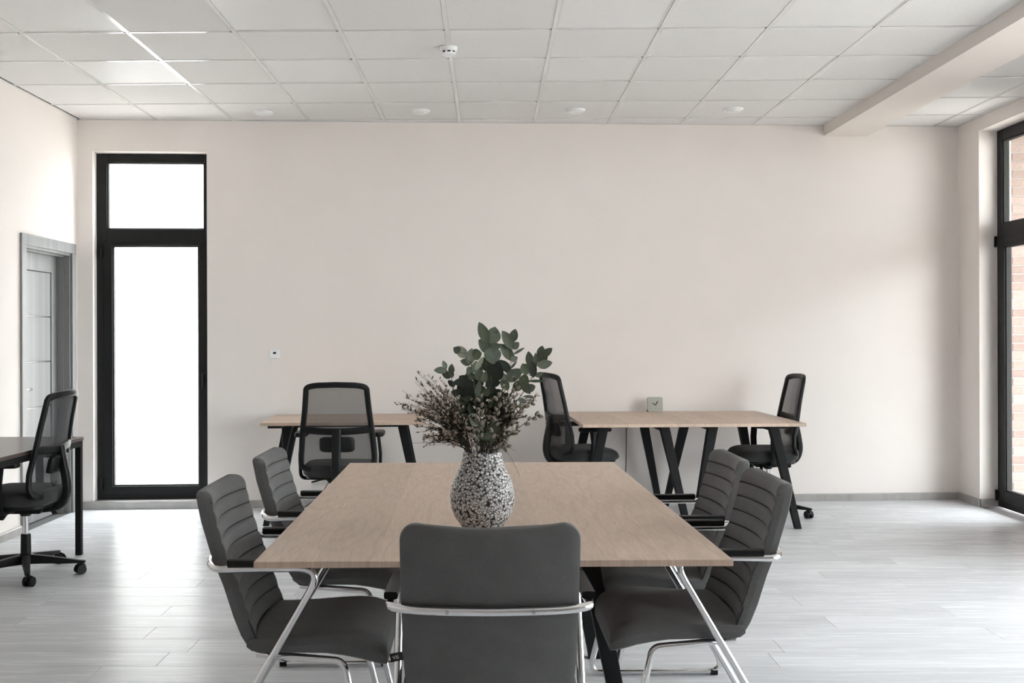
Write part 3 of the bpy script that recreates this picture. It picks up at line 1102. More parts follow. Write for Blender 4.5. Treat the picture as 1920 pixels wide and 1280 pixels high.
def conference_chair(label):
    t = thing('conference_chair', label, 'chair', (0, 0, 0), 0, 'grey upholstered chairs around the oak meeting table')
    back_shell().build('backrest', 'fabric', t, smooth=50)
    seat_shell().build('seat', 'fabric', t, smooth=50)
    for sgn in (-1, 1):                                  # stitched seam where front cover meets the side band
        pts = []
        for k in range(30):
            z = 0.425 + (0.885 - 0.425) * k / 29
            x = sgn * (HWB - 0.0045)
            pts.append((x, interp(BACK_F, z) + 0.023 - SAG * (1 - (x / HWB) ** 2) + 0.0175, z))
        MB().tube(pts, 0.0016, 5).build('seam', 'seam', t, smooth=60)
    for s_ in SEAMS:                                     # quilting seams across the front cover
        pts = []
        for k in range(-10, 11):
            x = k / 10 * (HWB - 0.006)
            pts.append((x, interp(BACK_F, s_) + 0.046 - SAG * (1 - (x / HWB) ** 2) - 0.0075, s_))
        MB().tube(pts, 0.0017, 5).build('quilting_seam', 'seam', t, smooth=60)
    R = 0.0112
    def side(sx):
        return [(sx * 0.17, 0.17, 0.432), (sx * 0.215, 0.43, 0.422), (sx * 0.238, 0.530, R + 0.003), (sx * 0.240, -0.022, R + 0.003), (sx * 0.243, 0.378, 0.700), (sx * 0.250, 0.068, 0.699)]
    right = side(1)
    left = side(-1)[::-1]
    za = 0.698
    cross = [(0.19, 0.0365, za), (0.10, 0.0215, za), (0.0, 0.0170, za), (-0.10, 0.0215, za), (-0.19, 0.0365, za)]
    path = right + cross + left
    rad = [0.035, 0.04, 0.05, 0.045, 0.04, 0.6, 0.6, 0.6, 0.6, 0.6, 0.04, 0.045, 0.05, 0.04, 0.035]
    MB().tube(fillet(path, rad, 6), R, 12).build('frame', 'chrome', t, smooth=60)
    for sx in (-1, 1):
        p = MB().tube([(sx * 0.2485, 0.104, 0.7165), (sx * 0.2465, 0.22, 0.716), (sx * 0.2445, 0.345, 0.7155)], 0.0175, 12, 0.0095, up=(0, 0, 1), power=0.4)
        p.build('armrest', 'black', t, smooth=50)
    sp = MB().box(-0.165, 0.165, 0.16, 0.40, 0.4335, 0.446)
    sp.build('seat_pan', 'black_metal', t, bevel=0.003)
    for sx in (-1, 1):
        for y in (0.03, 0.45):
            MB().cyl((sx * 0.2395, y - 0.014, 0.0135), (sx * 0.2395, y + 0.014, 0.0135), 0.0134, 12).build('glide', 'black', t, smooth=50)
    for x in (-0.105, 0.105):
        MB().cyl((x, 0.014, za), (x, 0.0088, za), 0.0045, 10).build('screw', 'steel', t, smooth=50)
    return t
cc = conference_chair('grey chair at the near end of the table, seen from behind')
cc.location = (0.036, 2.497, 0)
CHAIRS = [((-0.815, 3.233), -pi / 2 + 0.00, 'grey ribbed chair on the left side of the table, nearer one'),
          ((-0.826, 4.057), -pi / 2 + 0.00, 'grey ribbed chair on the left side of the table, farther one'),
          ((0.966, 3.357), pi / 2 - 0.00, 'grey ribbed chair on the right side of the table, nearer one'),
          ((0.988, 3.935), pi / 2 - 0.00, 'grey ribbed chair on the right side of the table, farther one')]
others = []
for (x, y), rz, lab in CHAIRS:
    c = copy_tree(cc)
    c.location = (x, y, 0)
    c.rotation_euler = (0, 0, rz)
    c['label'] = lab
    others.append(c)
# woven side labels (only two of them show)
def side_label(parent, m4, text):
    o = MB().box(0, 0.032, -0.0008, 0.0008, -0.0105, 0.0105).build('side_label', 'label', parent)
    o.matrix_local = m4
    tag(o, label='small black woven label' + (' with pale letters' if text else ''))
    if text:
        cu = bpy.data.curves.new('lettering', 'FONT')
        cu.body = text
        cu.size = 0.0125
        cu.align_x, cu.align_y = 'CENTER', 'CENTER'
        cu.extrude = 0.00015
        tmp = bpy.data.objects.new('lettering', cu)
        COL.objects.link(tmp)
        dg = bpy.context.evaluated_depsgraph_get()
        me = bpy.data.meshes.new_from_object(tmp.evaluated_get(dg))
        bpy.data.objects.remove(tmp)
        me.materials.clear()
        me.materials.append(M['thread'])
        l = link('lettering', me, o)
        l.matrix_local = Matrix.Translation((0.0135, -0.0011, -0.001)) @ Matrix.Rotation(pi / 2, 4, 'X')
    return o
side_label(cc, Matrix.Translation((-0.2165, 0.079, 0.574)) @ Matrix.Rotation(radians(-11), 4, 'Y') @ Matrix.Translation((-0.032, 0, 0)), 'VIS')
side_label(others[2], Matrix.Translation((0.2185, 0.1290, 0.515)) @ Matrix.Rotation(radians(62), 4, 'Z') @ Matrix.Rotation(radians(25), 4, 'Y'), None)

# ------------------------------------------------------------------ mesh-back task chair (front = +y, origin under the column)
def task_chair(label, lift=0.0, base_a=0.3, arm=0.70):
    t = thing('office_chair', label, 'office chair', (0, 0, 0), 0, 'black mesh-back office chairs')
    # five-star base
    hub = MB().lathe([(0.026, 0.066), (0.040, 0.070), (0.040, 0.118), (0.032, 0.126), (0.029, 0.128)], 24)
    base = hub
    for k in range(5):
        a = 2 * pi * k / 5 + base_a
        c_, s_ = cos(a), sin(a)
        def q(r, h, z): return (r * c_ - h * s_, r * s_ + h * c_, z)
        rings = []
        for (r, hw, zl, zh) in ((0.02, 0.024, 0.068, 0.122), (0.10, 0.021, 0.068, 0.112), (0.22, 0.017, 0.064, 0.093), (0.315, 0.0145, 0.063, 0.079), (0.328, 0.010, 0.064, 0.077)):
            rings.append([q(r, -hw, zl), q(r, hw, zl), q(r, hw * 0.82, zh), q(r, -hw * 0.82, zh)])
        base.loft(rings)
    base.build('star_base', 'black', t, smooth=35)
    for k in range(5):
        a = 2 * pi * k / 5 + base_a
        b = a + 0.9 + 1.3 * k
        cx, cy = 0.312 * cos(a), 0.312 * sin(a)
        cm = MB()
        ax = V3((cos(b), sin(b), 0))
        pv = V3((cx, cy, 0)) + V3((-sin(b), cos(b), 0)) * 0.012
        for sgn in (-1, 1):
            p = pv + ax * (sgn * 0.008) + V3((0, 0, 0.0275))
            cm.cyl(p, p + ax * (sgn * 0.017), 0.0272, 18)
        cm.cyl(pv + ax * -0.009 + V3((0, 0, 0.0275)), pv + ax * 0.009 + V3((0, 0, 0.0275)), 0.012, 12)
        rr = []
        for j in range(7):
            tt = pi * j / 6 - 0.25
            d = V3((-sin(b), cos(b), 0))
            rr.append(pv + V3((0, 0, 0.0275)) + d * (0.030 * cos(tt)) + V3((0, 0, 0.030 * sin(tt))))
        cm.tube(rr, 0.010, 8, 0.0025)
        cm.cyl((cx, cy, 0.045), (cx, cy, 0.066), 0.007, 10)
        cm.build('caster', 'black', t, smooth=40)
    MB().lathe([(0.027, 0.128), (0.029, 0.13), (0.027, 0.235), (0.024, 0.238)], 20).build('column_cover', 'black', t, smooth=40)
    MB().lathe([(0.0145, 0.238), (0.0145, 0.36 + lift)], 18).build('gas_lift', 'chrome', t, smooth=40)
    Z = lift
    me = MB().hull8([(-0.05, -0.10, 0.352 + Z), (0.05, -0.10, 0.352 + Z), (0.05, 0.10, 0.352 + Z), (-0.05, 0.10, 0.352 + Z)],
                    [(-0.085, -0.13, 0.398 + Z), (0.085, -0.13, 0.398 + Z), (0.085, 0.15, 0.398 + Z), (-0.085, 0.15, 0.398 + Z)])
    me.lathe([(0.03, 0.335 + Z), (0.032, 0.353 + Z)], 16)
    me.build('mechanism', 'black', t, bevel=0.006, smooth=40)
    kb = MB().tube([(-0.10, 0.08, 0.374 + Z), (-0.15, 0.092, 0.362 + Z), (-0.205, 0.106, 0.346 + Z)], 0.012, 12, 0.006)
    kb.build('lever', 'black', t, smooth=40)
    MB().cyl((0.03, 0.125, 0.368 + Z), (0.045, 0.165, 0.315 + Z), 0.024, 18, r2=0.022).build('tension_knob', 'black', t, smooth=40)
    MB().cyl((0.0, -0.150, 0.372 + Z), (0.0, -0.168, 0.348 + Z), 0.013, 12).build('rear_knob', 'black', t, smooth=40)
    # seat cushion
    rings = []
    NA = 40
    for (z, k, ins) in ((0.410, 0, 0.055), (0.416, 0, 0.02), (0.430, 0, 0.004), (0.452, 0, 0.0), (0.476, 0, 0.004), (0.490, 1, 0.018), (0.497, 1, 0.045), (0.500, 1, 0.10)):
        ring = []
        for i in range(NA):
            a = 2 * pi * i / NA
            ca, sa = cos(a), sin(a)
            hx = 0.247 - ins
            hy = 0.243 - ins
            x = math.copysign(abs(ca) ** 0.52, ca) * hx
            y = 0.045 + math.copysign(abs(sa) ** 0.52, sa) * hy
            zz = z - 0.030 * max(0, (y - 0.16) / 0.13) ** 2 * (1 if z > 0.43 else 0.35) + 0.012 * max(0, (-y - 0.05) / 0.15) ** 2 * (1 if z > 0.45 else 0)
            ring.append((x, y, zz + Z))
        rings.append(ring)
    MB().loft(rings).build('seat', 'seat_fabric', t, smooth=60)
    MB().loft([[(x * 0.92, (y - 0.045) * 0.92 + 0.045, z_ + Z) for (x, y, _) in rings[2]] for z_ in (0.400, 0.414)]).build('seat_shell', 'black', t, smooth=40)
    # back outline
    PY = [(0.42, -0.178), (0.455, -0.152), (0.52, -0.122), (0.60, -0.124), (0.72, -0.152), (0.85, -0.175), (1.04, -0.215)]
    HW = [(0.42, 0.235), (0.46, 0.246), (0.56, 0.246), (0.72, 0.232), (0.88, 0.212), (1.04, 0.198)]
    by = lambda z: interp(PY, z)
    hw = lambda z: interp(HW, z)
    bow = lambda x, z: -0.035 * (1 - (x / hw(z)) ** 2)
    ZL, ZH = 0.472, 1.028
    out = []
    zs = [ZL + 0.055 + (ZH - ZL - 0.10) * k / 12 for k in range(13)]
    for z in zs:
        out.append((hw(z), by(z), z))
    def arc(z0, z1, top):
        pts = []
        for k in range(1, 14):
            tt = pi * k / 14
            ca, sa = cos(tt), sin(tt)
            x = math.copysign(abs(ca) ** 0.38, ca) * hw(z0)
            z = z0 + (z1 - z0) * abs(sa) ** 0.42
            z += (0.010 if top else -0.012) * (1 - (x / hw(z0)) ** 2)
            pts.append((x, z))
        return pts
    for (x, z) in arc(zs[-1], ZH, True):
        out.append((x, by(z) + bow(x, z), z))
    for z in zs[::-1]:
        out.append((-hw(z), by(z), z))
    for (x, z) in arc(zs[0], ZL, False)[::-1]:
        out.append((x, by(z) + bow(x, z), z))
    out = [(x, y, z + Z) for x, y, z in out]
    fr = MB().tube(out, 0.0195, 12, 0.014, up=(0, 1, 0), closed=True, power=0.7)
    zc = 0.735
    bar_ = [(x * (hw(zc) - 0.004) / 8, by(zc) + bow(x * hw(zc) / 8, zc) - 0.004, zc - 0.012 * (1 - (x / 8) ** 2) + Z) for x in range(-8, 9)]
    fr.tube(bar_, 0.023, 10, 0.012, up=(0, -1, 0), power=0.7)
    fr.build('back_frame', 'black', t, smooth=40)
    def web(z0, z1):
        mb = MB()
        nx, nz = 14, 10
        vs, fs = [], []
        for j in range(nz + 1):
            z = z0 + (z1 - z0) * j / nz
            for i in range(nx + 1):
                x = hw(z) * (-1 + 2 * i / nx) * 0.985
                zz = z
                if z1 > 1.0:
                    zz = z - 0.030 * (j / nz) * max(0.0, (abs(x) / hw(z) - 0.80) / 0.2) ** 2 + 0.004 * (j / nz)
                elif j < 4:
                    zz = z + 0.030 * (1 - j / 4) * max(0.0, (abs(x) / hw(z) - 0.80) / 0.2) ** 2
                vs.append((x, by(zz) + bow(x, zz) * 0.96 + 0.004, zz + Z))
        for j in range(nz):
            for i in range(nx):
                a = j * (nx + 1) + i
                fs.append((a, a + 1, a + nx + 2, a + nx + 1))
        return mb.add(vs, fs)
    web(zc + 0.004, ZH + 0.004).build('upper_mesh', 'mesh', t, smooth=60)
    web(ZL - 0.004, zc - 0.016).build('lower_mesh', 'mesh', t, smooth=60)
    # spine from the cross bar down and under the seat
    spn = spline([(0, by(zc) - 0.045, zc + Z), (0, -0.212, 0.66 + Z), (0, -0.232, 0.56 + Z), (0, -0.238, 0.48 + Z), (0, -0.215, 0.415 + Z), (0, -0.165, 0.385 + Z), (0, -0.09, 0.375 + Z)], 5)
    MB().tube(spn, 0.031, 12, 0.022, up=(0, -1, 0.35), power=0.55).build('spine', 'black', t, smooth=40)
    # lumbar pad behind the lower web
    lr = []
    for (yy, k) in ((-0.040, 0.80), (-0.034, 0.95), (-0.022, 1.0), (-0.010, 0.97), (-0.006, 0.88)):
        ring = []
        for i in range(28):
            a = 2 * pi * i / 28
            x = math.copysign(abs(cos(a)) ** 0.35, cos(a)) * 0.118 * k
            z = 0.637 + math.copysign(abs(sin(a)) ** 0.35, sin(a)) * 0.053 * k
            ring.append((x, by(z) + bow(x, z) + yy, z + Z))
        lr.append(ring)
    MB().loft(lr).build('lumbar_pad', 'black', t, smooth=50)
    for sx in (-1, 1):
        post = MB()
        pth = fillet([(sx * 0.12, 0.03, 0.385 + Z), (sx * 0.272, 0.03, 0.385 + Z), (sx * 0.276, 0.035, 0.55 + Z), (sx * 0.262, 0.03, arm - 0.012)], 0.045, 5)
        post.tube(pth, 0.0115, 10, 0.024, up=(0, 1, 0), power=0.7)
        post.build('arm_post', 'black', t, smooth=40)
        pad = []
        for (z, k) in ((arm - 0.017, 0.84), (arm - 0.012, 0.97), (arm, 1.0), (arm + 0.009, 0.96), (arm + 0.013, 0.82)):
            ring = []
            for i in range(28):
                a = 2 * pi * i / 28
                x = sx * 0.262 + math.copysign(abs(cos(a)) ** 0.45, cos(a)) * 0.043 * k
                y = 0.045 + math.copysign(abs(sin(a)) ** 0.4, sin(a)) * 0.122 * (1 - (1 - k) * 0.4)
                ring.append((x, y, z))
            pad.append(ring)
        MB().loft(pad).build('armrest', 'black', t, smooth=45)
    return t
TASK = [((-2.578, 5.95), radians(90), 0.006, radians(-65 - 90), 0.665, 'black mesh office chair at the dark desk by the left wall'),
        ((-0.926, 7.105), radians(1.5), 0.005, 0.3, 0.697, 'black mesh office chair seen from behind at the rear desk left of the vase'),
        ((0.757, 7.745), radians(-75), 0.036, 0.5, 0.685, 'black mesh office chair right of the bouquet, back turned to the vase'),
        ((2.222, 7.87), radians(90), 0.014, radians(-34 - 90), 0.697, 'black mesh office chair at the right end of the paired desks, by the window')]
lifts = {}
for (x, y), rz, lf_, ba, am, lab in TASK:
    c = task_chair(lab, lf_, ba, am)
    c.location = (x, y, 0)
    c.rotation_euler = (0, 0, rz)

# ------------------------------------------------------------------ small things on walls and ceiling
def on_back(s, y, z):
    return M_BACK @ V3((s, y, z))
th = thing('wall_thermostat', 'small white thermostat with dark display on the long wall above the left rear desk', 'thermostat', (0, 0, 0))
th.matrix_world = M_BACK @ Matrix.Translation((1.545, -0.0005, 1.2235))
MB().box(-0.043, 0.043, -0.012, 0, -0.036, 0.036).build('housing', 'white_plastic', th, bevel=0.004)
MB().box(-0.024, 0.024, -0.017, -0.012, -0.030, 0.028).build('front_plate', 'white_plastic', th, bevel=0.002)
MB().box(-0.012, 0.012, -0.0178, -0.0165, 0.0, 0.016).build('display', 'dark_slot', th)
so = thing('wall_socket', 'white double wall socket low on the long wall behind the rear office chair', 'socket', (0, 0, 0))
so.matrix_world = M_BACK @ Matrix.Translation((1.935, -0.0005, 0.218))
MB().box(-0.078, 0.078, -0.010, 0, -0.041, 0.041).build('plate', 'cream_plastic', so, bevel=0.003)
for x in (-0.036, 0.036):
    MB().lathe([(0.0, 0.0), (0.021, 0.0), (0.021, 0.003), (0.019, 0.003), (0.018, -0.004), (0.0, -0.004)][1:5], 24, Matrix.Translation((x, -0.0105, 0)) @ Matrix.Rotation(pi / 2, 4, 'X')).build('outlet', 'white_plastic', so, smooth=40)
    for z in (-0.0095, 0.0095):
        MB().cyl((x + z, -0.0068, 0), (x + z, -0.0064, 0), 0.0028, 10).build('pin_hole', 'dark_slot', so)

sd = thing('smoke_detector', 'white smoke detector with dark slots on a ceiling runner', 'smoke detector', (-0.150, 6.165, H - 0.0016))
MB().lathe([(0.054, 0.0), (0.054, -0.006), (0.0515, -0.008), (0.050, -0.022), (0.047, -0.026)], 36).build('base', 'white_plastic', sd, smooth=30)
MB().lathe([(0.040, -0.026), (0.039, -0.036)], 36).build('slot_ring', 'dark_slot', sd, smooth=30)
for k in range(8):
    a = 2 * pi * (k + 0.6) / 8
    MB().box(0.037, 0.0435, -0.006, 0.006, -0.036, -0.0255, Matrix.Rotation(a, 4, 'Z')).build('rib', 'white_plastic', sd)
MB().lathe([(0.043, -0.0355), (0.0435, -0.037), (0.039, -0.044), (0.028, -0.048), (0.012, -0.049)], 36).build('cap', 'white_plastic', sd, smooth=30)

words4 = ['leftmost of the four along the long wall', 'second from the left along the long wall', 'third from the left along the long wall', 'rightmost of four, nearest the beam']
for k, (x, y) in enumerate([(-1.612, 7.935), (-0.411, 7.912), (0.770, 7.892), (1.970, 7.885)]):
    d = thing('ceiling_spotlight', 'round white flat ceiling fitting, ' + words4[k], 'ceiling fitting', (x, y, H + 0.001), 0, 'round ceiling fittings along the long wall')
    MB().lathe([(0.075, 0.0), (0.0755, -0.004), (0.070, -0.013), (0.056, -0.017), (0.053, -0.016)], 36).build('ring', 'white_plastic', d, smooth=30)
    MB().lathe([(0.053, -0.012), (0.052, -0.022), (0.040, -0.026)], 36).build('lens', 'white_plastic', d, smooth=30)

ck = thing('desk_clock', 'small pale grey square tile with a brown butterfly, standing on the paired desks', 'ornament', (1.442, 8.285, 0.7508), 0.02)
ck.rotation_euler = (radians(-6), 0, 0.02)
q = []
for (cx, cz, a0) in ((0.046, 0.105, 0), (-0.046, 0.105, pi / 2), (-0.046, 0.016, pi), (0.046, 0.016, 1.5 * pi)):
    for k in range(6):
        a = a0 + pi / 2 * k / 5
        q.append((cx + 0.015 * cos(a), cz + 0.015 * sin(a)))
MB().loft([[(x, y, z) for x, z in q] for y in (0.0, 0.022)]).build('body', 'clock', ck, bevel=0.0015, seg=1)
bf = MB()
for poly in ([(-0.028, 0.070), (-0.022, 0.074), (-0.006, 0.066), (0.000, 0.056), (-0.008, 0.058)], [(0.0, 0.056), (0.004, 0.068), (0.016, 0.086), (0.024, 0.090), (0.022, 0.080), (0.012, 0.062)],
             [(-0.010, 0.058), (-0.002, 0.062), (0.008, 0.062), (0.010, 0.054), (-0.006, 0.053)]):
    bf.loft([[(x, y, z) for x, z in poly] for y in (-0.0008, 0.001)])
bf.build('butterfly', 'butterfly', ck)
MB().cyl((-0.058, 0.010, 0.006), (-0.066, 0.014, 0.0165), 0.005, 10).build('cord_plug', 'black', ck)

# cables
def cable(label, pts, r=0.0035):
    o = MB().tube(spline(pts, 6), r, 8).build('cable', 'cable', smooth=60)
    return tag(o, label, 'cable')
cable('black cable hanging down from the left edge of the rear desk left of the vase', [(-1.395, 7.50, 0.704), (-1.393, 7.50, 0.60), (-1.392, 7.50, 0.40), (-1.390, 7.52, 0.15), (-1.38, 7.60, 0.006), (-1.25, 7.9, 0.006)])
cable('thin black cable hanging behind the left one of the paired desks', [(1.190, 8.15, 0.724), (1.196, 8.20, 0.60), (1.200, 8.25, 0.35), (1.19, 8.28, 0.10), (1.15, 8.26, 0.006), (1.0, 8.20, 0.006)])
cable('black power cable curling down from the white wall socket to the floor', [on_back(1.975, -0.03, 0.222), on_back(1.965, -0.07, 0.19), on_back(1.90, -0.10, 0.10), on_back(1.80, -0.16, 0.03), on_back(1.72, -0.30, 0.005), on_back(1.60, -0.45, 0.005)])

# ------------------------------------------------------------------ vase and bouquet
VX, VY = 0.023, 3.29
VZ = TH - TILT * (VY - 2.838) + 0.0012
prof = [(0.054, 0.0), (0.058, 0.003), (0.071, 0.024), (0.085, 0.043), (0.095, 0.067), (0.1010, 0.090), (0.1025, 0.112), (0.0990, 0.138), (0.0905, 0.165), (0.0800, 0.188), (0.0705, 0.208), (0.0650, 0.225), (0.0620, 0.240), (0.0612, 0.250)]
sm_ = spline([(r, 0, z) for r, z in prof], 4)
P_ = [(p.x, p.z) for p in sm_]
va = thing('vase', 'round black and white pebble-textured vase on the meeting table', 'vase', (VX, VY, VZ))
MB().lathe(P_ + [(0.0585, 0.2525), (0.0560, 0.249)], 56).build('body', 'vase', va, smooth=60)
MB().lathe([(0.0560, 0.2485), (0.0570, 0.23), (0.075, 0.19), (0.085, 0.13), (0.06, 0.03), (0.02, 0.02)][:2] + [(0.056, 0.20)], 40).build('neck_lining', 'vase_in', va, smooth=60)
MOUTH = V3((VX, VY, VZ + 0.2515))

def leaf_mesh(seed):
    """ovate blade one unit long and one unit wide, cupped along the midrib"""
    rnd = random.Random(seed)
    n = 7
    vs, fs = [], []
    cup, bend = rnd.uniform(0.05, 0.16), rnd.uniform(-0.16, 0.10)
    for i in range(n + 1):
        t = i / n
        wd = 0.5 * (sin(pi * t ** 0.85) ** 0.72 if 0 < t < 1 else 0.0)
        zc_ = bend * t * t
        for sx in (-1, -0.5, 0, 0.5, 1):
            vs.append((wd * sx, t, zc_ + cup * abs(sx) ** 1.5 * wd * 2 * (0.6 + 0.4 * rnd.random())))
    for i in range(n):
        for j in range(4):
            a = i * 5 + j
            fs.append((a, a + 1, a + 6, a + 5))
    me = bpy.data.meshes.new('leaf')
    me.from_pydata(vs, [], fs)
    for p in me.polygons:
        p.use_smooth = True
    return me
LEAVES = {}
for tone in range(4):
    for sd_ in range(4):
        me = leaf_mesh(11 * sd_ + 3)
        me.materials.append(M['leaf%d' % tone])
        LEAVES[(tone, sd_)] = me

# branches: stem points and leaves in millimetres right of / above the vase mouth
# leaf: base x, base z, tip x, tip z, width, paleness
BRANCHES = [
    ('tall', [(3, 0), (22, 144), (30, 262), (24, 347), (30, 384)],
     [(19,345,-7,406,29,0.30),(30,342,41,392,41,0.75),(36,321,-7,352,42,0.25),(30,333,37,282,46,0.70),(30,330,58,337,19,0.20),(36,255,0,294,36,0.20),(32,220,52,282,46,0.15),(39,205,12,242,25,0.25),(32,387,49,377,12,0.80),(25,262,49,293,20,0.30)]),
    ('upright', [(15, 0), (63, 127), (86, 211), (93, 296), (100, 364)],
     [(101,326,66,379,30,0.20),(96,347,107,386,24,0.35),(96,326,117,345,20,0.85),(103,288,59,338,29,0.20),(100,308,134,328,8,0.60),(93,288,113,299,17,0.90),(91,255,52,288,25,0.10),(90,262,110,284,7,0.70),(83,245,88,266,20,0.20),(76,225,125,257,34,0.80),(83,218,58,250,19,0.85),(85,195,61,225,24,0.20),(81,249,100,252,12,0.30)]),
    ('right', [(25, 0), (88, 127), (139, 203), (169, 262), (191, 321)],
     [(183,299,191,333,22,0.30),(188,301,220,326,20,0.30),(184,279,195,321,32,0.20),(174,272,218,282,24,0.60),(154,269,147,315,22,0.30),(166,262,169,311,14,0.70),(145,245,130,277,32,0.20),(162,235,157,286,22,0.15),(169,239,191,250,14,0.85),(144,225,195,225,8,0.40),(127,223,149,188,24,0.20),(144,198,166,208,22,0.80),(127,211,137,245,27,0.20),(130,174,159,176,8,0.50),(105,191,120,225,25,0.35),(113,169,139,157,14,0.50)]),
    ('left', [(-5, 0), (-17, 110), (-25, 211), (-32, 262), (-42, 321)],
     [(-51,299,-76,333,27,0.90),(-69,316,-88,330,20,0.10),(-32,286,-32,326,29,0.90),(-32,306,-3,313,30,0.30),(-34,279,-66,289,20,0.25),(-32,279,-47,313,24,0.75),(-22,259,3,299,14,0.90),(-29,249,-47,267,25,0.60),(-22,249,-19,286,24,0.55),(-14,245,0,269,15,0.30),(-8,225,-10,262,27,0.35),(3,220,10,254,19,0.40),(-17,174,-7,225,17,0.60),(3,181,22,198,22,0.40)]),
    ('farleft', [(-14, 0), (-52, 110), (-86, 186), (-98, 237), (-120, 271)],
     [(-110,259,-149,260,19,0.50),(-113,262,-123,288,14,0.60),(-98,245,-96,277,17,0.20),(-96,239,-125,249,20,0.20),(-90,239,-103,255,14,0.30),(-86,208,-107,225,15,0.15),(-42,164,-81,161,19,0.35)]),
    ('dark', [(-8, 0), (-25, 76), (-39, 144), (-52, 203), (-64, 237)],
     [(-52,225,-90,218,20,0.00),(-46,237,-19,242,20,0.30),(-39,208,-69,239,34,0.05),(-42,178,-78,198,34,0.00),(-30,195,-52,225,37,0.05),(-22,169,-46,198,37,0.00),(-22,211,2,235,30,0.10),(-59,181,-96,191,24,0.05),(-17,152,-39,174,37,0.00),(3,161,-22,186,37,0.05),(-30,232,-52,245,24,0.20),(-8,130,8,164,44,0.00),(3,118,25,157,44,0.05),(37,127,54,169,37,0.00),(-39,135,-59,157,27,0.10),(15,169,32,198,24,0.20)]),
    ('lower', [(3, 0), (12, 25), (19, 56), (25, 85), (29, 107)],
     [(-7,88,-36,122,32,1.00),(-10,71,5,101,15,0.95),(29,68,51,96,27,0.40),(29,63,-17,51,24,0.45),(32,63,15,36,37,0.35),(32,66,39,103,34,0.30),(25,32,52,56,24,0.10)]),
]
BR_LABEL = {
 'tall': 'tallest eucalyptus branch with big round leaves at the top of the bouquet',
 'upright': 'upright eucalyptus branch just right of the tallest one',
 'right': 'eucalyptus branch leaning right, its tip near the office chair back',
 'left': 'pale grey-green eucalyptus branch left of the tallest one',
 'farleft': 'short eucalyptus branch reaching farthest left in the bouquet',
 'dark': 'dark leafy branch in the shaded centre of the bouquet',
 'lower': 'short eucalyptus branch low in front, just above the vase rim'}
BR_DEPTH = {'tall': 0.010, 'upright': 0.03, 'right': -0.01, 'left': -0.02, 'farleft': -0.01, 'dark': 0.0, 'lower': -0.055}
rb = random.Random(5)
for br in BRANCHES:
    if br[0] == 'dark':
        for k in range(34):
            x, z = rb.uniform(-75, 62), rb.uniform(55, 215)
            if (x / 80) ** 2 + ((z - 130) / 95) ** 2 > 1:
                continue
            a_ = radians(rb.uniform(20, 160)) - x / 120
            L_ = rb.uniform(26, 46)
            br[2].append((x, z, x + L_ * cos(a_), z + L_ * sin(a_), L_ * rb.uniform(0.4, 0.7), rb.choice([0, 0, 0.05, 0.1, 0.3])))
for name, stem, leaves in BRANCHES:
    dep = BR_DEPTH[name]
    b = thing('eucalyptus_branch' if name != 'dark' else 'leafy_branch', BR_LABEL[name], 'branch', MOUTH, 0, 'leafy branches in the vase')
    def depth(z):
        return dep * min(1.0, max(0.0, z) / 0.15) + (0.0 if name != 'lower' else -0.02)
    sp_ = [(0.25 * stem[0][0] / 1000, 0.0, -0.10)] + [(x / 1000, depth(z / 1000), z / 1000) for x, z in stem]
    sp_[1] = (max(-0.045, min(0.045, stem[0][0] / 1000)), -0.01 if name == 'lower' else 0.0, 0.0)
    path = spline(sp_, 6)
    MB().tube(path, 0.0019, 6, r2=0.0009).build('stem', 'stem' if name != 'dark' else 'twig', b, smooth=60)
    for (x0, z0, x1, z1, wd, tone) in leaves:
        p0 = V3((x0 / 1000, depth(z0 / 1000) + rb.uniform(-0.012, 0.012), z0 / 1000))
        near = min(path, key=lambda q: (q - p0).length)
        p1 = V3((x1 / 1000, p0.y + rb.uniform(-0.014, 0.006), z1 / 1000))
        yv = p1 - p0
        ln = yv.length * 1.10
        yv.normalize()
        nv = V3((rb.uniform(-0.3, 0.3), -1, rb.uniform(-0.1, 0.45)))
        nv = (nv - yv * nv.dot(yv)).normalized()
        xv = yv.cross(nv)
        tn = 0 if tone < 0.16 else (1 if tone < 0.5 else (2 if tone < 0.86 else 3))
        wdm = wd / 1000 * 1.22
        o = bpy.data.objects.new('leaf', LEAVES[(tn, rb.randrange(4))])
        COL.objects.link(o)
        o.parent = b
        o.matrix_local = Matrix(((xv.x * wdm, yv.x * ln, nv.x * wdm, p0.x), (xv.y * wdm, yv.y * ln, nv.y * wdm, p0.y), (xv.z * wdm, yv.z * ln, nv.z * wdm, p0.z), (0, 0, 0, 1)))
    # short petioles join the blades to the stem
    pt = MB()
    for (x0, z0, x1, z1, wd, tone) in leaves:
        p0 = V3((x0 / 1000, depth(z0 / 1000), z0 / 1000))
        near = min(path, key=lambda q: (q - p0).length + 0.6 * max(0, q.z - p0.z))
        pt.tube([near, (near + p0) / 2 + V3((0, 0, -0.002)), p0], 0.0008, 4)
    pt.build('petiole', 'stem' if name != 'dark' else 'twig', b)

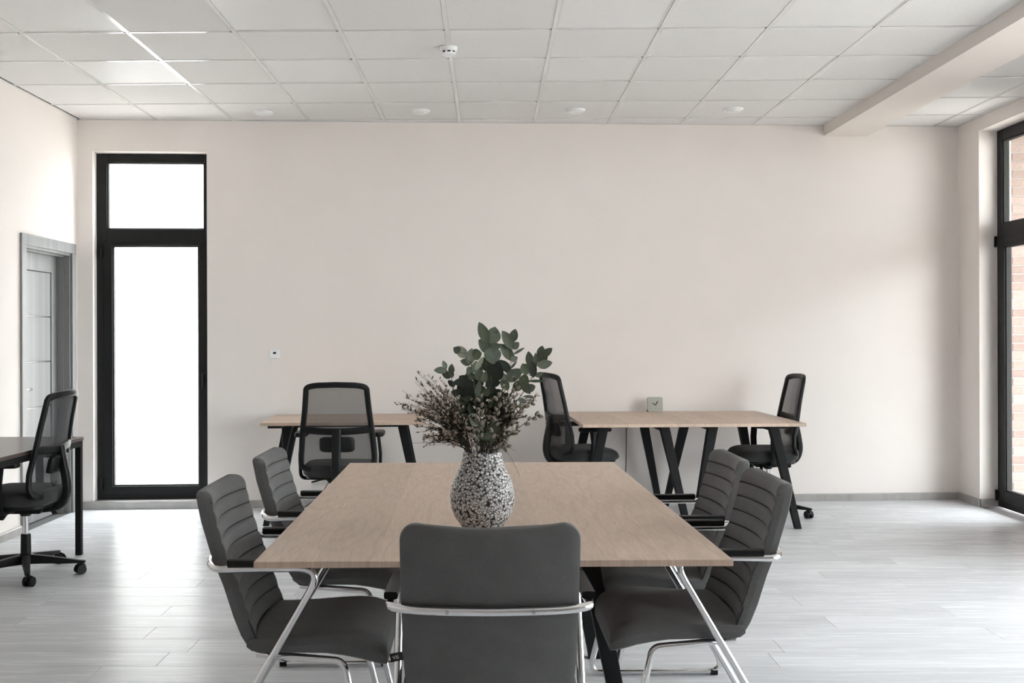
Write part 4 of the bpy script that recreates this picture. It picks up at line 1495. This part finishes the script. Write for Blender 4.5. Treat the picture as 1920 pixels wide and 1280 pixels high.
# dried sprigs: thin stems with small star blossoms
def star(mb, c, size, rnd):
    ax = V3((rnd.gauss(0, 1), rnd.gauss(0, 1), rnd.gauss(0, 1))).normalized()
    u = ax.orthogonal().normalized()
    v = ax.cross(u)
    n = 5
    for k in range(n):
        a = 2 * pi * k / n + rnd.random() * 0.5
        d = u * cos(a) + v * sin(a)
        e = u * -sin(a) + v * cos(a)
        tip = c + d * size + ax * size * 0.35
        mb.add([c, c + d * size * 0.55 + e * size * 0.22 + ax * size * 0.2, tip, c + d * size * 0.55 - e * size * 0.22 + ax * size * 0.2], [(0, 1, 2, 3)])
def spray(label, group, tip, dep, rnd, mat_b, nsub, nb, size, leafy, spread=0.22):
    """one dried spray from the vase mouth to tip (mm): a main stem with thin side stems, star blossoms and tiny leaves"""
    t = thing('dried_spray', label, 'dried flower', MOUTH, 0, group)
    tx, tz = tip[0] / 1000, tip[1] / 1000
    s0 = V3((0.040 * max(-1, min(1, tx / 0.13)) + rnd.uniform(-0.008, 0.008), rnd.uniform(-0.036, 0.030), 0.0))
    end = V3((tx, s0.y + dep, tz))
    low = V3((s0.x * 0.4, s0.y * 0.4, -0.10))
    m1 = s0.lerp(end, 0.5) + V3((0, 0, 0.020 + 0.012 * rnd.random()))
    main = spline([low, s0, m1, end], 6)
    st, bl, lv = MB(), MB(), MB()
    st.tube(main, 0.0012, 5, r2=0.0006)
    stems = [main[6:]]
    L_main = (end - s0).length
    for k in range(nsub):
        i0 = 6 + rnd.randrange(0, 8)
        p = main[i0]
        d = (end - p).normalized()
        side = V3((-d.z, 0, d.x))
        e = p + d * (L_main * rnd.uniform(0.35, 0.80)) + side * (L_main * rnd.uniform(-spread, spread)) + V3((0, L_main * rnd.uniform(-0.22, 0.22), 0))
        if e.z < 0.02:
            e.z = 0.02 + 0.02 * rnd.random()
        sub = spline([p, p.lerp(e, 0.5) + V3((0, 0, 0.008)), e], 5)
        st.tube(sub, 0.0008, 4, r2=0.0004)
        stems.append(sub)
    for sm in stems:
        n = len(sm)
        for k in range(nb):
            f = 0.45 + 0.55 * (k + rnd.random()) / nb
            p = sm[min(n - 1, int(f * (n - 1)))]
            q = p + V3((rnd.uniform(-1, 1), rnd.uniform(-1, 1), rnd.uniform(-0.3, 1))) * 0.011
            st.tube([p, q], 0.0004, 3)
            star(bl, q, size * rnd.uniform(0.65, 1.2), rnd)
        for k in range(leafy):
            f = 0.10 + 0.85 * rnd.random()
            x_ = f * (n - 1)
            i0 = min(n - 2, int(x_))
            p = sm[i0].lerp(sm[i0 + 1], x_ - i0)
            d = (V3((rnd.uniform(-1, 1), rnd.uniform(-1, 1), rnd.uniform(-0.6, 1))) + (sm[i0 + 1] - sm[i0]).normalized() * 0.8).normalized()
            e = d.orthogonal().normalized()
            e = (e * cos(k) + d.cross(e) * sin(k))
            L_ = rnd.uniform(0.008, 0.019)
            lv.add([p, p + d * L_ * 0.5 + e * 0.0026, p + d * L_, p + d * L_ * 0.5 - e * 0.0026], [(0, 1, 2, 3)])
    st.build('stem', 'twig', t)['kind'] = 'stuff'
    bl.build('blossoms', mat_b, t, normals=False)['kind'] = 'stuff'
    lv.build('small_leaves', 'dryleaf', t, normals=False)['kind'] = 'stuff'
    return t
rs = random.Random(21)
ORD = ['lowest', 'second lowest', 'third from below', 'fourth from below', 'fifth from below', 'sixth from below', 'seventh from below', 'eighth from below', 'ninth from below',
       'tenth from below', 'fifth from the top', 'fourth from the top', 'third from the top', 'second from the top', 'topmost']
LEFT_TIPS = [(-172, 34), (-206, 58), (-190, 92), (-214, 118), (-232, 150), (-236, 182), (-206, 172), (-178, 160), (-214, 206), (-176, 202), (-150, 186), (-156, 218), (-132, 212), (-112, 200), (-96, 176)]
for k, tp in enumerate([(x * 0.90, z * 0.88) for x, z in LEFT_TIPS]):
    spray('dry brown spray with beige star blossoms fanning left in the vase, ' + ORD[k], 'dried sprays fanning left', tp, rs.uniform(-0.06, 0.05), rs, 'bloom', 7, 5, 0.0064, 12)
RORD = ['lowest', 'second lowest', 'third from below', 'fourth from below', 'fifth from below', 'fourth from the top', 'third from the top', 'second from the top', 'topmost']
for k, tp in enumerate([(62, 34), (86, 62), (104, 92), (70, 96), (128, 124), (96, 138), (136, 170), (110, 182), (74, 170)]):
    spray('dry spray with cream blossoms on the right of the bouquet, ' + RORD[k], 'dried sprays on the right', tp, rs.uniform(-0.07, 0.02), rs, 'bloom_pale', 5, 6, 0.0064, 18)
for lab, tp in (('left of centre', (-62, 120)), ('in the middle, low', (-14, 96)), ('in the middle, high', (8, 150)), ('right of centre', (40, 118))):
    spray('dark leafy dry spray filling the bouquet core, ' + lab, 'dark sprays in the core', tp, rs.uniform(-0.03, 0.03), rs, 'bloom', 7, 2, 0.005, 34, 0.3)
def stalk(label, pts):
    t = tag(MB().tube(spline([(x / 1000, y / 1000, z / 1000) for x, y, z in pts], 6), 0.0007, 5, r2=0.0004).build('dry_stalk', 'twig', None, loc=MOUTH), label, 'stalk', 'bare dry stalks')
for lab, tp in (('bare dry stalk pointing left, low over the table edge', (-222, 28)), ('bare dry stalk pointing left, second lowest', (-184, 22)), ('long bare dry stalk at the far left of the bouquet', (-252, 196)),
                ('bare dry stalk rising at the upper left, lower one', (-214, 222)), ('bare dry stalk rising at the upper left, tallest one', (-186, 246)), ('bare dry stalk right beside the far left eucalyptus branch', (-112, 258))):
    y_ = rs.uniform(-30, 20)
    stalk(lab, [(-12, y_ * 0.3, -90), (-38, y_ * 0.6, 0), (tp[0] * 0.5 - 18, y_, tp[1] * 0.5 + 14), (tp[0], y_, tp[1])])
stalk('thin bare stalk drooping over the right side of the vase', [(12, -20, -90), (44, -40, 4), (70, -60, 8), (92, -70, -18), (116, -76, -70)])
stalk('short thin bare stalk pointing right above the vase rim', [(10, -10, -90), (38, -20, 0), (62, -30, 22), (106, -34, 6)])

# willow twigs with furry catkins
cat_me = MB().lathe([(0.0012, 0.0), (0.0044, 0.002), (0.0060, 0.007), (0.0053, 0.0125), (0.0028, 0.0170), (0.0006, 0.0185)], 9).build('catkin', 'catkin', None, smooth=60)
WILLOW = [('lowest willow twig with grey catkins, reaching far right', [(50, 15), (95, 62), (150, 105), (178, 118)], -0.03),
          ('willow twig with catkins pointing right above the lowest one', [(45, 25), (85, 95), (125, 142), (158, 158)], -0.03),
          ('willow twig with catkins behind the cream blossoms on the right', [(35, 30), (70, 110), (92, 165), (106, 204)], -0.02),
          ('willow twig with catkins in the middle front of the bouquet', [(20, 30), (38, 90), (46, 140), (48, 186)], -0.075),
          ('willow twig with curly catkins just left of the bouquet centre', [(-4, 30), (-10, 90), (-6, 140), (-8, 184)], -0.075),
          ('short willow twig low in front near the vase rim', [(-15, 5), (-22, 30), (-26, 60), (-36, 82)], -0.075),
          ('short willow twig tucked low on the right at the vase rim', [(40, 8), (52, 20), (66, 22), (76, 18)], -0.03)]
rw = random.Random(9)
for lab, pts, dep in WILLOW:
    t = thing('willow_twig', lab, 'twig', MOUTH, 0, 'willow twigs with catkins')
    pp = [(pts[0][0] / 3000, dep * 0.3, -0.10), (max(-0.042, min(0.042, pts[0][0] / 1500)), dep * 0.45, 0.0)] + [(x / 1000, dep, z / 1000) for x, z in pts]
    path = spline(pp, 8)
    MB().tube(path, 0.0017, 6, r2=0.0008).build('stem', 'willow', t, smooth=60)
    npth = len(path)
    cnt = 9 if 'short' not in lab else 6
    for k in range(cnt):
        f = 0.45 + 0.55 * (k + 0.5) / cnt
        i = min(npth - 2, int(f * (npth - 1)))
        p = path[i]
        d = (path[i + 1] - path[i]).normalized()
        sd_ = V3((-d.z, 0, d.x)) * (1 if k % 2 else -1)
        dirv = (d * 0.8 + sd_ * rw.uniform(0.3, 0.7) + V3((0, rw.uniform(-0.5, 0.1), 0))).normalized()
        c = bpy.data.objects.new('catkin', cat_me.data)
        COL.objects.link(c)
        c.parent = t
        s = rw.uniform(0.85, 1.15)
        c.matrix_local = Matrix.Translation(p + sd_ * 0.001) @ dirv.to_track_quat('Z', 'Y').to_matrix().to_4x4() @ Matrix.Scale(s, 4)
bpy.data.objects.remove(cat_me)
